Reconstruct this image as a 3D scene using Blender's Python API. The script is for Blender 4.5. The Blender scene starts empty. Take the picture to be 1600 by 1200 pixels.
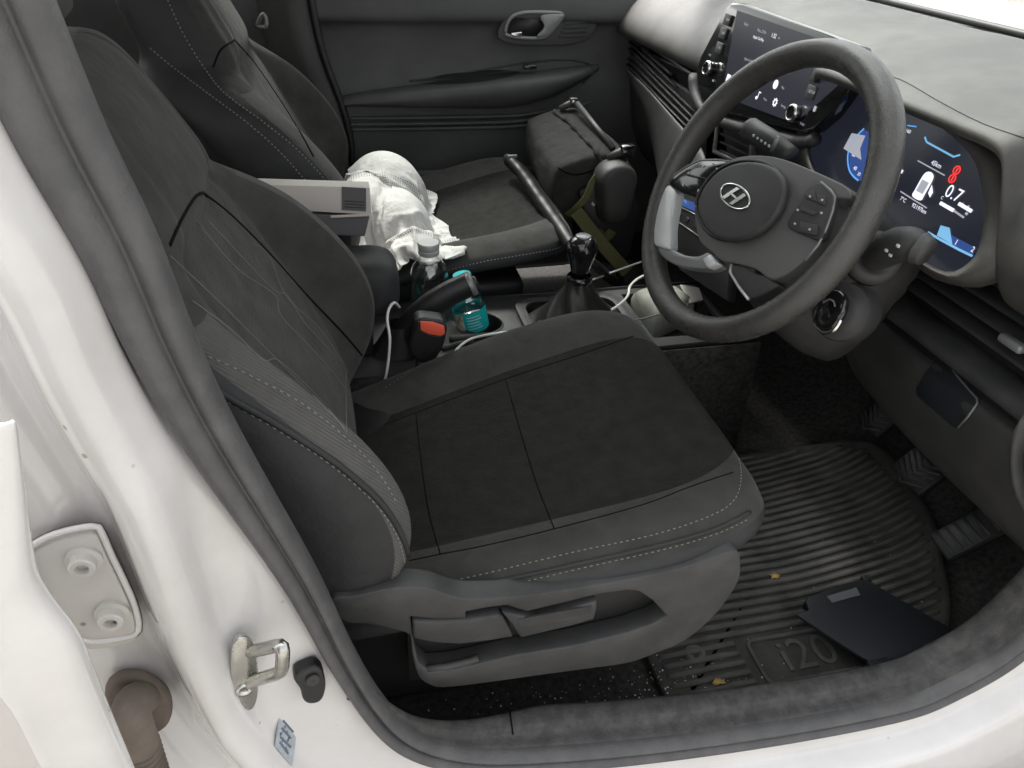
import bpy, bmesh, math, random
import numpy as np
from mathutils import Vector, Matrix
from mathutils.bvhtree import BVHTree
random.seed(7); np.random.seed(7)
sc = bpy.context.scene
COL = sc.collection
V = Vector
# ------------------------------------------------------------------ camera
F = 1200.0                                   # focal length in pixels of a 1600 px wide frame
CAM = V((0, 0, 1.2))
AY = V((-330, -820, F)).normalized()         # car axes seen in camera space (x right, y down, z forward)
AX = V(((F * F + 550 * 820) / 330, -550, F)).normalized()
AZ = AX.cross(AY)
cd = bpy.data.cameras.new('camera'); cam = bpy.data.objects.new('camera', cd); COL.objects.link(cam)
cd.sensor_width = 36; cd.lens = 36 * F / 1600; cd.clip_start = .02; cd.clip_end = 500
R_ = V((AX[0], AY[0], AZ[0])); D_ = V((AX[1], AY[1], AZ[1])); W_ = V((AX[2], AY[2], AZ[2]))
cam.matrix_world = Matrix((( R_[0], -D_[0], -W_[0], CAM[0]), (R_[1], -D_[1], -W_[1], CAM[1]), (R_[2], -D_[2], -W_[2], CAM[2]), (0, 0, 0, 1)))
sc.camera = cam
# ------------------------------------------------------------------ light
SUN_EL, SUN_AZ = math.radians(56), math.radians(106)      # azimuth from car forward (+x) towards car left (+y)
world = bpy.data.worlds.new('World'); sc.world = world; world.use_nodes = True
wn = world.node_tree; bg = wn.nodes['Background']
sky = wn.nodes.new('ShaderNodeTexSky'); sky.sky_type = 'NISHITA'; sky.sun_disc = False
sky.sun_elevation = SUN_EL; sky.sun_rotation = math.pi / 2 - SUN_AZ
sky.air_density = 1.0; sky.dust_density = 5.0; sky.ozone_density = 1.0
hs = wn.nodes.new('ShaderNodeHueSaturation'); hs.inputs['Saturation'].default_value = .10     # hazy, near white sky
wn.links.new(sky.outputs[0], hs.inputs['Color']); wn.links.new(hs.outputs[0], bg.inputs[0]); bg.inputs[1].default_value = .15
sd = bpy.data.lights.new('sun', 'SUN'); sun = bpy.data.objects.new('sun', sd); COL.objects.link(sun)
sd.energy = 1.5; sd.angle = math.radians(10); sd.color = (1, .95, .88)
sdir = V((math.cos(SUN_EL) * math.cos(SUN_AZ), math.cos(SUN_EL) * math.sin(SUN_AZ), math.sin(SUN_EL)))
sun.rotation_euler = sdir.to_track_quat('Z', 'Y').to_euler()
sc.view_settings.view_transform = 'Standard'; sc.view_settings.look = 'None'
sc.view_settings.exposure = 1.85; sc.view_settings.gamma = 1
sc.cycles.max_bounces = 10; sc.cycles.transparent_max_bounces = 12
try: sc.cycles.use_denoising = True
except Exception: pass

# ------------------------------------------------------------------ helpers
def ray(px, py):
    d = V(((px - 800) / F, (py - 600) / F, 1))
    return V((d.dot(AX), d.dot(AY), d.dot(AZ)))
def at(px, py, x=None, y=None, z=None):
    d = ray(px, py)
    t = (x - CAM.x) / d.x if x is not None else (y - CAM.y) / d.y if y is not None else (z - CAM.z) / d.z
    return CAM + d * t
def atp(px, py, p0, n):
    d = ray(px, py); return CAM + d * ((p0 - CAM).dot(n) / d.dot(n))
def cr(pts, n, closed=False):
    """n points along a Catmull-Rom curve, evenly spaced"""
    P = [np.array(p, float) for p in pts]; out = []; m = len(P)
    segs = m if closed else m - 1
    for i in range(segs):
        g = lambda k: P[k % m] if closed else P[min(max(k, 0), m - 1)]
        a, b, c, d = g(i - 1), g(i), g(i + 1), g(i + 2)
        for t in np.linspace(0, 1, 14, endpoint=False):
            out.append(.5 * (2 * b + (c - a) * t + (2 * a - 5 * b + 4 * c - d) * t * t + (3 * b - a - 3 * c + d) * t ** 3))
    out.append(P[0] if closed else P[-1]); out = np.array(out)
    s = np.r_[0, np.cumsum(np.linalg.norm(np.diff(out, axis=0), axis=1))]
    q = np.linspace(0, s[-1], n, endpoint=not closed)
    return [V([float(np.interp(t, s, out[:, k])) for k in range(out.shape[1])]) if out.shape[1] == 3 else
            tuple(float(np.interp(t, s, out[:, k])) for k in range(out.shape[1])) for t in q]
def root_loc(p):
    l = V((0, 0, 0))
    while p is not None: l = l + p.location; p = p.parent
    return l
def thing(name, label, cat, loc, group=None):
    o = bpy.data.objects.new(name, None); COL.objects.link(o); o.location = V(loc); o.empty_display_size = .05
    o['label'] = label; o['category'] = cat
    if group: o['group'] = group
    return o
def tag(o, label, cat=None, group=None, kind=None):
    o['label'] = label
    if cat: o['category'] = cat
    if group: o['group'] = group
    if kind: o['kind'] = kind
    return o
def obj(name, bm, mats, parent=None, sub=0, smooth=True, solid=0, angle=None, uvkeep=False):
    off = root_loc(parent)
    bmesh.ops.recalc_face_normals(bm, faces=bm.faces) if not uvkeep else None
    me = bpy.data.meshes.new(name)
    if off.length: bmesh.ops.translate(bm, verts=bm.verts, vec=-off)
    bm.to_mesh(me); bm.free()
    for m in (mats if isinstance(mats, (list, tuple)) else [mats]): me.materials.append(m)
    o = bpy.data.objects.new(name, me); COL.objects.link(o); o.parent = parent
    if smooth:
        me.polygons.foreach_set('use_smooth', [True] * len(me.polygons))
        if angle:
            me.update()
            try: me.set_sharp_from_angle(angle=math.radians(angle))
            except Exception: pass
    if solid:
        s = o.modifiers.new('s', 'SOLIDIFY'); s.thickness = solid; s.offset = -1
    if sub:
        s = o.modifiers.new('d', 'SUBSURF'); s.levels = sub; s.render_levels = sub
    return o
def loft(rings, closed=True, caps=True, matf=None, bm=None):
    bm = bm or bmesh.new(); vs = [[bm.verts.new(p) for p in r] for r in rings]; n = len(rings[0])
    for i in range(len(rings) - 1):
        for j in range(n if closed else n - 1):
            k = (j + 1) % n
            f = bm.faces.new((vs[i][j], vs[i][k], vs[i + 1][k], vs[i + 1][j]))
            if matf: f.material_index = matf(i, j)
    if caps and closed:
        for r in (vs[0], vs[-1]):
            f = bm.faces.new(r)
            if matf: f.material_index = matf(0 if r is vs[0] else len(rings) - 2, 0)
    return bm
def frames(path):
    path = [V(p) for p in path]; T = []
    for i in range(len(path)):
        T.append((path[min(i + 1, len(path) - 1)] - path[max(i - 1, 0)]).normalized())
    n = T[0].orthogonal().normalized(); N = []
    for t in T:
        n = (n - t * n.dot(t)); n = n.normalized() if n.length > 1e-6 else t.orthogonal().normalized(); N.append(n.copy())
    return path, T, N
def tube(path, r, seg=10, bm=None, caps=True, flat=1.0, nrm=None):
    """r: radius or function of t; flat squeezes along nrm"""
    path, T, N = frames(path); rings = []
    for i, p in enumerate(path):
        t = i / max(1, len(path) - 1); rr = r(t) if callable(r) else r
        a = N[i]
        if nrm is not None:
            a = (V(nrm) - T[i] * V(nrm).dot(T[i])).normalized()
        b = T[i].cross(a)
        rings.append([p + a * (math.cos(q) * rr * flat) + b * (math.sin(q) * rr) for q in [2 * math.pi * k / seg for k in range(seg)]])
    return loft(rings, True, caps, bm=bm)
def bevel(bm, w, seg=2, ang=30):
    es = [e for e in bm.edges if len(e.link_faces) == 2 and e.calc_face_angle(0) > math.radians(ang)]
    if w > 0 and es: bmesh.ops.bevel(bm, geom=es, offset=w, segments=seg, affect='EDGES', profile=.5, clamp_overlap=True)
    return bm
def prism(pts, n, thick, bw=0, seg=2, bm=None):
    """planar outline extruded along n"""
    b2 = bmesh.new(); n = V(n).normalized()
    lo = [b2.verts.new(V(p)) for p in pts]; hi = [b2.verts.new(V(p) + n * thick) for p in pts]
    m = len(pts); b2.faces.new(lo); b2.faces.new(hi)
    for i in range(m): b2.faces.new((lo[i], lo[(i + 1) % m], hi[(i + 1) % m], hi[i]))
    bmesh.ops.recalc_face_normals(b2, faces=b2.faces)
    bevel(b2, bw, seg)
    if bm is None: return b2
    merge(bm, b2); return bm
def merge(bm, b2):
    me = bpy.data.meshes.new('tmp'); b2.to_mesh(me); b2.free(); bm.from_mesh(me); bpy.data.meshes.remove(me)
def box(c, size, bw=.003, rot=None, seg=2, bm=None):
    b2 = bmesh.new(); bmesh.ops.create_cube(b2, size=1)
    bmesh.ops.scale(b2, vec=V(size), verts=b2.verts); bevel(b2, bw, seg)
    M4 = Matrix.Translation(V(c)) @ (rot.to_4x4() if rot is not None else Matrix())
    bmesh.ops.transform(b2, matrix=M4, verts=b2.verts)
    if bm is None: return b2
    merge(bm, b2); return bm
def lathe(prof, base, axis=(0, 0, 1), seg=32, caps=True):
    axis = V(axis).normalized(); a = axis.orthogonal().normalized(); b = axis.cross(a)
    return loft([[V(base) + axis * h + (a * math.cos(q) + b * math.sin(q)) * max(r, 1e-5) for q in [2 * math.pi * k / seg for k in range(seg)]] for r, h in prof], True, caps)
def plate(outer, holes, n, thick, wall=True, bw=0):
    """flat plate with real holes, thickness along n"""
    n = V(n).normalized(); bm = bmesh.new(); loops = [outer] + list(holes)
    def layer(off):
        es = []; vv = []
        for L in loops:
            vs = [bm.verts.new(V(p) + n * off) for p in L]; vv.append(vs)
            es += [bm.edges.new((vs[i], vs[(i + 1) % len(vs)])) for i in range(len(vs))]
        bmesh.ops.triangle_fill(bm, use_beauty=True, use_dissolve=False, edges=es, normal=n)
        return vv
    a = layer(0); b = layer(thick)
    for la, lb in zip(a, b):
        m = len(la)
        for i in range(m): bm.faces.new((la[i], la[(i + 1) % m], lb[(i + 1) % m], lb[i]))
    bmesh.ops.recalc_face_normals(bm, faces=bm.faces)
    if bw: bevel(bm, bw, 2, 60)
    return bm
def rrect(w, h, r, n=5):
    P = []
    for sx, sy, a0 in ((1, 1, 0), (-1, 1, 90), (-1, -1, 180), (1, -1, 270)):
        for k in range(n + 1):
            a = math.radians(a0 + 90 * k / n); P.append((sx * (w / 2 - r) + r * math.cos(a), sy * (h / 2 - r) + r * math.sin(a)))
    return P
class Plane:
    def __init__(s, p, right, up):
        s.p = V(p); s.r = V(right).normalized(); s.u = (V(up) - s.r * V(up).dot(s.r)).normalized(); s.n = s.r.cross(s.u)
    def px(s, x, y, h=0): return atp(x, y, s.p + s.n * h, s.n)
    def at(s, a, b, h=0): return s.p + s.r * a + s.u * b + s.n * h
    def rot(s): return Matrix((s.r, s.u, s.n)).transposed()
    def up(s, h): return Plane(s.p + s.n * h, s.r, s.u)
def text(name, body, pos, pl, size, m, parent, extr=0, align='CENTER', shear=0):
    c = bpy.data.curves.new(name, 'FONT'); c.body = body; c.size = size; c.align_x = align; c.align_y = 'CENTER'; c.extrude = extr; c.resolution_u = 3; c.shear = shear
    tmp = bpy.data.objects.new('tmp', c); me = bpy.data.meshes.new_from_object(tmp); bpy.data.objects.remove(tmp); bpy.data.curves.remove(c)
    me.materials.clear(); me.materials.append(m)
    me.transform(Matrix.Translation(V(pos) - root_loc(parent)) @ pl.rot().to_4x4())
    o = bpy.data.objects.new(name, me); COL.objects.link(o); o.parent = parent
    return o
_bv = {}
def bvh(objs):
    key = tuple(o.name for o in objs)
    if key not in _bv:
        bpy.context.view_layer.update(); dg = bpy.context.evaluated_depsgraph_get(); vs = []; fs = []
        for o in objs:
            e = o.evaluated_get(dg); me = e.to_mesh(); b = len(vs); mw = o.matrix_world
            vs += [mw @ v.co for v in me.vertices]; fs += [[b + i for i in p.vertices] for p in me.polygons]; e.to_mesh_clear()
        _bv[key] = BVHTree.FromPolygons(vs, fs)
    return _bv[key]
def on(objs, px, py, lift=0.0):
    """the surface point seen at a pixel, lifted along its normal"""
    t = bvh(objs); d = ray(px, py).normalized(); loc, nor, i, dist = t.ray_cast(CAM, d)
    if loc is None: return None
    if nor.dot(d) > 0: nor = -nor
    return loc + nor * lift
def online(objs, pts, n, lift=0.0):
    P = [on(objs, p[0], p[1], lift) for p in cr(pts, n)]
    return [p for p in P if p is not None]
def stitch(path, step=.0062, dash=.0042, r=.0007, bm=None):
    bm = bm or bmesh.new()
    L = cr(path, max(3, int(sum((V(path[i + 1]) - V(path[i])).length for i in range(len(path) - 1)) / step) * 3))
    for i in range(0, len(L) - 2, 3):
        d = (L[i + 2] - L[i]); tube([L[i], L[i] + d * (dash / step)], r, 5, bm)
    return bm

# ------------------------------------------------------------------ materials
def mat(name, col, rough=.5, spec=.5, metal=0, coat=0, bump=0, bscale=400, var=.0, vscale=8, dust=None, dustamt=0, dscale=6, tex=None, sheen=0, emit=None, estr=1, rvar=0, wr=0):
    m = bpy.data.materials.new(name); m.use_nodes = True; nt = m.node_tree; b = nt.nodes['Principled BSDF']; L = nt.links.new
    N = nt.nodes.new
    b.inputs['Base Color'].default_value = (*col, 1); b.inputs['Roughness'].default_value = rough
    b.inputs['Specular IOR Level'].default_value = spec; b.inputs['Metallic'].default_value = metal; b.inputs['Coat Weight'].default_value = coat
    b.inputs['Coat Roughness'].default_value = .05
    if sheen: b.inputs['Sheen Weight'].default_value = sheen; b.inputs['Sheen Roughness'].default_value = .4
    tc = N('ShaderNodeTexCoord'); cur = None
    def noise(s, det=4, rg=.5):
        n = N('ShaderNodeTexNoise'); n.inputs['Scale'].default_value = s; n.inputs['Detail'].default_value = det; n.inputs['Roughness'].default_value = rg
        L(tc.outputs['Object'], n.inputs['Vector']); return n.outputs['Fac']
    def ramp(fac, a, bb, lo=0, hi=1):
        r = N('ShaderNodeMapRange'); r.inputs[1].default_value = a; r.inputs[2].default_value = bb; r.inputs[3].default_value = lo; r.inputs[4].default_value = hi
        L(fac, r.inputs[0]); return r.outputs[0]
    if var:
        mx = N('ShaderNodeMix'); mx.data_type = 'RGBA'; mx.blend_type = 'MULTIPLY'; mx.inputs['Factor'].default_value = 1
        mx.inputs['A'].default_value = (*col, 1); cmb = N('ShaderNodeCombineColor')
        v = ramp(noise(vscale, 6, .6), .3, .7, 1 - var, 1 + var)
        for k in range(3): L(v, cmb.inputs[k])
        L(cmb.outputs[0], mx.inputs['B']); cur = mx.outputs['Result']
    if dust:
        mx = N('ShaderNodeMix'); mx.data_type = 'RGBA'
        if cur: L(cur, mx.inputs['A'])
        else: mx.inputs['A'].default_value = (*col, 1)
        mx.inputs['B'].default_value = (*dust, 1)
        a = ramp(noise(dscale, 8, .65), .42, .75, 0, dustamt); L(a, mx.inputs['Factor']); cur = mx.outputs['Result']
    if name.startswith('white_paint'):
        vo = N('ShaderNodeTexVoronoi'); vo.inputs['Scale'].default_value = 38; L(tc.outputs['Object'], vo.inputs['Vector'])
        lt = ramp(vo.outputs['Distance'], .05, .09, 1, 0); msk = ramp(noise(9, 3), .52, .60, 0, .75)
        mu = N('ShaderNodeMath'); mu.operation = 'MULTIPLY'; L(lt, mu.inputs[0]); L(msk, mu.inputs[1])
        mx = N('ShaderNodeMix'); mx.data_type = 'RGBA'; L(cur, mx.inputs['A']); mx.inputs['B'].default_value = (.12, .09, .07, 1); L(mu.outputs[0], mx.inputs['Factor']); cur = mx.outputs['Result']
    if cur: L(cur, b.inputs['Base Color'])
    if rvar:
        L(ramp(noise(vscale * 1.7, 5), .3, .7, rough - rvar, rough + rvar), b.inputs['Roughness'])
    h = None
    if tex == 'weave':
        vw = N('ShaderNodeTexVoronoi'); vw.inputs['Scale'].default_value = bscale * 2.4; vw.inputs['Randomness'].default_value = .45; L(tc.outputs['Object'], vw.inputs['Vector']); h = vw.outputs['Distance']
    elif tex == 'rib':
        w1 = N('ShaderNodeTexWave'); w1.bands_direction = 'DIAGONAL'; w1.inputs['Scale'].default_value = bscale; L(tc.outputs['Object'], w1.inputs['Vector']); h = w1.outputs['Fac']
    elif bump: h = noise(bscale, 3, .6)
    if bump:
        bp = N('ShaderNodeBump'); bp.inputs['Strength'].default_value = bump; bp.inputs['Distance'].default_value = .001; L(h, bp.inputs['Height'])
        if wr:
            b0 = N('ShaderNodeBump'); b0.inputs['Strength'].default_value = wr; b0.inputs['Distance'].default_value = .008; L(noise(26, 4, .55), b0.inputs['Height']); L(b0.outputs[0], bp.inputs['Normal'])
        L(bp.outputs[0], b.inputs['Normal'])
    if emit:
        b.inputs['Emission Color'].default_value = (*emit, 1); b.inputs['Emission Strength'].default_value = estr
    return m
def thin_glass(name, tint, spec_rough=.02, base=.05):
    m = bpy.data.materials.new(name); m.use_nodes = True; nt = m.node_tree; nt.nodes.remove(nt.nodes['Principled BSDF'])
    t = nt.nodes.new('ShaderNodeBsdfTransparent'); t.inputs[0].default_value = (*tint, 1); g = nt.nodes.new('ShaderNodeBsdfGlossy'); g.inputs['Roughness'].default_value = spec_rough
    lw = nt.nodes.new('ShaderNodeLayerWeight'); pw = nt.nodes.new('ShaderNodeMath'); pw.operation = 'POWER'; pw.inputs[1].default_value = 3.0
    f = nt.nodes.new('ShaderNodeMapRange'); f.inputs[3].default_value = base; f.inputs[4].default_value = .75; x = nt.nodes.new('ShaderNodeMixShader')
    nt.links.new(lw.outputs['Facing'], pw.inputs[0]); nt.links.new(pw.outputs[0], f.inputs[0]); nt.links.new(f.outputs[0], x.inputs[0]); nt.links.new(t.outputs[0], x.inputs[1]); nt.links.new(g.outputs[0], x.inputs[2]); nt.links.new(x.outputs[0], nt.nodes['Material Output'].inputs[0])
    return m
DUST = (.30, .28, .25)
M = dict(
 panel=mat('seat_panel_fabric', (.054, .0535, .0495), .95, .12, bump=.8, bscale=170, tex='weave', var=.22, vscale=30, sheen=.06, wr=.5),
 bolster=mat('seat_bolster_fabric', (.043, .0425, .0395), .92, .14, bump=.35, bscale=900, var=.22, vscale=22, sheen=.08, wr=.45, dust=(.08, .078, .073), dustamt=.35, dscale=16),
 band=mat('seat_band_fabric', (.092, .090, .085), .88, .2, bump=.9, bscale=130, tex='rib', var=.12, vscale=30, wr=.3),
 side=mat('seat_side_vinyl', (.025, .0255, .0265), .6, .3, bump=.25, bscale=1200, var=.2, vscale=14, wr=.3),
 cushion=mat('seat_cushion_fabric', (.0225, .0222, .0205), .95, .1, bump=.8, bscale=190, tex='weave', var=.18, vscale=40, dust=(.045, .044, .041), dustamt=.3, dscale=45, wr=.6),
 thread=mat('thread', (.20, .20, .19), .85, .2),
 seam=mat('seam_dark', (.005, .005, .005), .95, .1),
 line=mat('embossed_line', (.13, .129, .124), .85, .2),
 plastic=mat('dark_plastic', (.026, .0262, .0265), .5, .4, bump=.4, bscale=1500, var=.15, vscale=12, dust=(.09, .09, .088), dustamt=.35, dscale=9, rvar=.08),
 greyplastic=mat('grey_plastic', (.032, .0325, .033), .5, .4, bump=.4, bscale=1500, var=.15, vscale=14, dust=(.095, .093, .09), dustamt=.45, dscale=18, rvar=.1),
 dash=mat('dash_plastic', (.041, .0405, .0375), .55, .45, bump=.5, bscale=1300, var=.12, vscale=6, dust=(.105, .101, .088), dustamt=.55, dscale=12),
 dashlow=mat('lower_dash_plastic', (.034, .0345, .034), .5, .4, bump=.4, bscale=1400, var=.15, vscale=9, dust=(.085, .084, .08), dustamt=.4, dscale=10, rvar=.08),
 door=mat('door_plastic', (.054, .055, .056), .5, .4, bump=.45, bscale=1300, var=.15, vscale=7, dust=(.11, .11, .105), dustamt=.35, dscale=8, rvar=.08),
 black=mat('black_plastic', (.015, .015, .0155), .42, .45, bump=.2, bscale=1200),
 gloss=mat('gloss_black', (.010, .010, .011), .12, .5, coat=.5),
 rubber=mat('rubber_seal', (.068, .068, .070), .45, .45, bump=.4, bscale=500, var=.1, vscale=12, dust=(.18, .172, .165), dustamt=.3, dscale=30, rvar=.1, wr=.15),
 sillplastic=mat('sill_plastic', (.036, .036, .0358), .6, .35, bump=.7, bscale=350, var=.2, vscale=40, dust=(.14, .134, .125), dustamt=.4, dscale=60, wr=.2),
 matrub=mat('mat_rubber', (.029, .0285, .027), .8, .3, bump=.6, bscale=500, var=.3, vscale=16, dust=(.085, .080, .072), dustamt=.6, dscale=14),
 ribrub=mat('mat_rib_rubber', (.058, .057, .053), .85, .3, bump=.6, bscale=500, var=.35, vscale=18, dust=(.115, .110, .100), dustamt=.7, dscale=14),
 carpet=mat('carpet', (.042, .041, .039), .98, .1, bump=1.0, bscale=900, var=.5, vscale=120),
 white=mat('white_paint', (.64, .63, .62), .24, .5, coat=1.0, var=.05, vscale=5, dust=(.45, .435, .415), dustamt=.5, dscale=6),
 whited=mat('white_paint_dusty', (.54, .525, .505), .4, .5, coat=.4, var=.06, vscale=5, dust=(.46, .43, .39), dustamt=.6, dscale=5),
 chrome=mat('chrome', (.75, .75, .74), .16, metal=1),
 steel=mat('zinc_steel', (.50, .50, .475), .26, metal=1, var=.2, vscale=30, rvar=.1),
 silver=mat('silver_trim', (.58, .60, .60), .35, metal=.35),
 satin=mat('satin_grey_trim', (.20, .205, .205), .35, .5, metal=.3),
 leather=mat('wheel_leather', (.044, .043, .040), .31, .55, bump=.6, bscale=750, var=.25, vscale=24, rvar=.1, dust=(.07, .068, .063), dustamt=.2, dscale=18),
 hubgrey=mat('wheel_hub_grey', (.092, .093, .091), .45, .4, bump=.2, bscale=1500),
 boot=mat('boot_leather', (.020, .019, .018), .35, .5, bump=.6, bscale=300),
 orange=mat('orange_button', (.85, .13, .07), .35, .5),
 red=mat('red_button', (.55, .06, .06), .4),
 teal=mat('teal_plastic', (.0, .42, .44), .35, .5),
 cloth=None, label=None, capsilver=mat('cap_silver', (.42, .42, .41), .45, .5, metal=.3),
 cable=mat('cable_white', (.72, .71, .68), .45),
 paper=mat('paper_packet', (.24, .24, .215), .7, .3, var=.15, vscale=30, dust=(.25, .28, .22), dustamt=.7, dscale=28),
 bag=mat('bag_fabric', (.024, .0237, .023), .88, .2, bump=.6, bscale=420, tex='weave', var=.2, vscale=18, dust=(.06, .0585, .056), dustamt=.4, dscale=20, wr=.8),
 webbing=mat('olive_webbing', (.105, .105, .048), .9, .15, bump=.5, bscale=260, tex='rib', var=.2),
 foam=mat('foam_bar', (.009, .009, .0095), .42, .35, bump=.3, bscale=60, var=.2),
 carton=mat('grey_card', (.50, .47, .44), .7, .3, var=.05),
 cartond=mat('dark_card', (.10, .10, .105), .6, .35, var=.05),
 loose=mat('loose_panel_plastic', (.010, .0125, .016), .55, .4, bump=.2, bscale=1500),
 rust=mat('dirty_rubber', (.115, .095, .08), .7, .3, var=.25, vscale=20, dust=(.22, .185, .155), dustamt=.6, dscale=16),
 sticker=mat('sticker', (.36, .40, .43), .4, .5, var=.25, vscale=90),
 stickerink=mat('sticker_ink', (.12, .15, .2), .5),
 screen=mat('screen_glass', (.012, .012, .014), .22, .5, emit=(.02, .021, .030), estr=.3),
 cscreen=mat('cluster_glass', (.009, .010, .012), .22, .5, emit=(.012, .014, .022), estr=.3),
 ewhite=mat('lit_white', (.1, .1, .1), .5, emit=(.85, .88, 1), estr=.34),
 edim=mat('lit_grey', (.1, .1, .1), .5, emit=(.6, .62, .7), estr=.17),
 eblue=mat('lit_blue', (.02, .04, .1), .5, emit=(.12, .38, .9), estr=.30),
 eblue2=mat('lit_blue_pale', (.05, .1, .15), .5, emit=(.2, .5, .8), estr=.26),
 edark=mat('lit_navy', (.01, .02, .06), .5, emit=(.03, .08, .3), estr=.22),
 ered=mat('lit_red', (.1, .01, .01), .5, emit=(1, .04, .04), estr=.34),
 icon=mat('printed_icon', (.45, .46, .47), .6),
 headliner=mat('headliner', (.45, .44, .42), .95, .1, bump=.3, bscale=800),
 glass=thin_glass('clear_glass', (.93, .94, .94), .08, .20), pet=thin_glass('clear_plastic', (.90, .93, .93), .12, .16), windglass=thin_glass('windscreen_glass', (.86, .9, .88)),
 water=thin_glass('water', (.80, .84, .85), .1, .10),
 tintglass=thin_glass('tinted_window_glass', (.52, .55, .53)),  # tint chosen to cut the sun reaching the passenger seat
 crumbs=mat('crumbs', (.55, .52, .46), .9, .2, var=.3, vscale=200),
 leaf=mat('dry_leaf', (.36, .25, .08), .8, .2, var=.3, vscale=150),
 ground=mat('concrete_ground', (.30, .285, .26), .9, .2, bump=.4, bscale=30, var=.2, vscale=2, dust=(.22, .19, .15), dustamt=.5, dscale=1.5),
)
# white jersey cloth: plain panels and a perforated mesh band, following the cloth's own uv
def cloth_mat():
    m = mat('jersey_cloth', (.80, .79, .76), .85, .2, var=.03, vscale=12, bump=.3, bscale=700, wr=.9); nt = m.node_tree; N = nt.nodes.new; L = nt.links.new
    b = nt.nodes['Principled BSDF']; uv = N('ShaderNodeUVMap'); sx = N('ShaderNodeSeparateXYZ'); L(uv.outputs[0], sx.inputs[0])
    vo = N('ShaderNodeTexVoronoi'); vo.inputs['Scale'].default_value = 110; vo.inputs['Randomness'].default_value = .12; L(uv.outputs[0], vo.inputs['Vector'])
    lt = N('ShaderNodeMath'); lt.operation = 'LESS_THAN'; lt.inputs[1].default_value = .27; L(vo.outputs['Distance'], lt.inputs[0])
    w = N('ShaderNodeMath'); w.operation = 'PINGPONG'; w.inputs[1].default_value = .17; L(sx.outputs[0], w.inputs[0])
    g = N('ShaderNodeMath'); g.operation = 'GREATER_THAN'; g.inputs[1].default_value = .138; L(w.outputs[0], g.inputs[0])
    mu = N('ShaderNodeMath'); mu.operation = 'MULTIPLY'; L(lt.outputs[0], mu.inputs[0]); L(g.outputs[0], mu.inputs[1])
    mx = N('ShaderNodeMix'); mx.data_type = 'RGBA'; mx.inputs['A'].default_value = (.55, .545, .53, 1); mx.inputs['B'].default_value = (.16, .16, .16, 1); L(mu.outputs[0], mx.inputs['Factor'])
    L(mx.outputs['Result'], b.inputs['Base Color']); return m
M['cloth'] = cloth_mat()

# ================================================================== SETTING
def sheet(x0, x1, y0, y1, z, nx=2, ny=2, f=None):
    return loft([[V((x0 + (x1 - x0) * i / nx, y0 + (y1 - y0) * j / ny, z)) for j in range(ny + 1)] for i in range(nx + 1)], False, False)
g = obj('ground', sheet(-60, 60, -60, 60, 0), M['ground']); g['kind'] = 'structure'
fl = obj('cabin_floor', loft([[V((x, y, z)) for y in (.455, .9, 1.4, 1.85)] for x, z in ((-1.2, .325), (.2, .325), (.86, .325), (.92, .34), (1.06, .46), (1.12, .62), (1.13, 1.0))], False, False), M['carpet']); g = tag(fl, 'dark carpeted cabin floor rising to the bulkhead', kind='structure')

# ================================================================== CAR BODY
body = thing('car_shell', 'white painted body side with door pillar, black seal and sill', 'car body', (0, .42, .45))
seal_px = [(15, -120), (66, 0), (152, 210), (234, 378), (300, 547), (368, 690), (490, 905), (546, 1022), (592, 1100), (640, 1150), (705, 1175), (800, 1182), (1000, 1168), (1225, 1138), (1412, 1102), (1487, 1072), (1562, 1030), (1615, 985), (1680, 920), (1740, 830)]
SP = cr([at(px, py, y=.43) for px, py in seal_px], 90)
def sweep_frames(path):
    T = [(path[min(i + 1, len(path) - 1)] - path[max(i - 1, 0)]).normalized() for i in range(len(path))]
    return [(p, V((0, -1, 0)).cross(t).normalized()) for p, t in zip(path, T)]   # second: away from the door opening
SF = sweep_frames(SP)
if SF[5][1].x > 0: SF = [(p, -o) for p, o in SF]
def sweep(section, name, m, closed=False, parent=body, solid=0, sub=1, i0=0, i1=None):
    """section(s) -> [(outward, dy)] ; s runs 0 at the pillar top to 1 at the front end"""
    rings = []; sl = SF[i0:i1]
    for k, (p, o) in enumerate(sl):
        s = (k + i0) / (len(SF) - 1); rings.append([p + o * a + V((0, b, 0)) for a, b in section(s)])
    return obj(name, loft(rings, closed, False), m, parent, sub=sub, solid=solid)
def lerp(a, b, t): return a + (b - a) * max(0, min(1, t))
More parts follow.
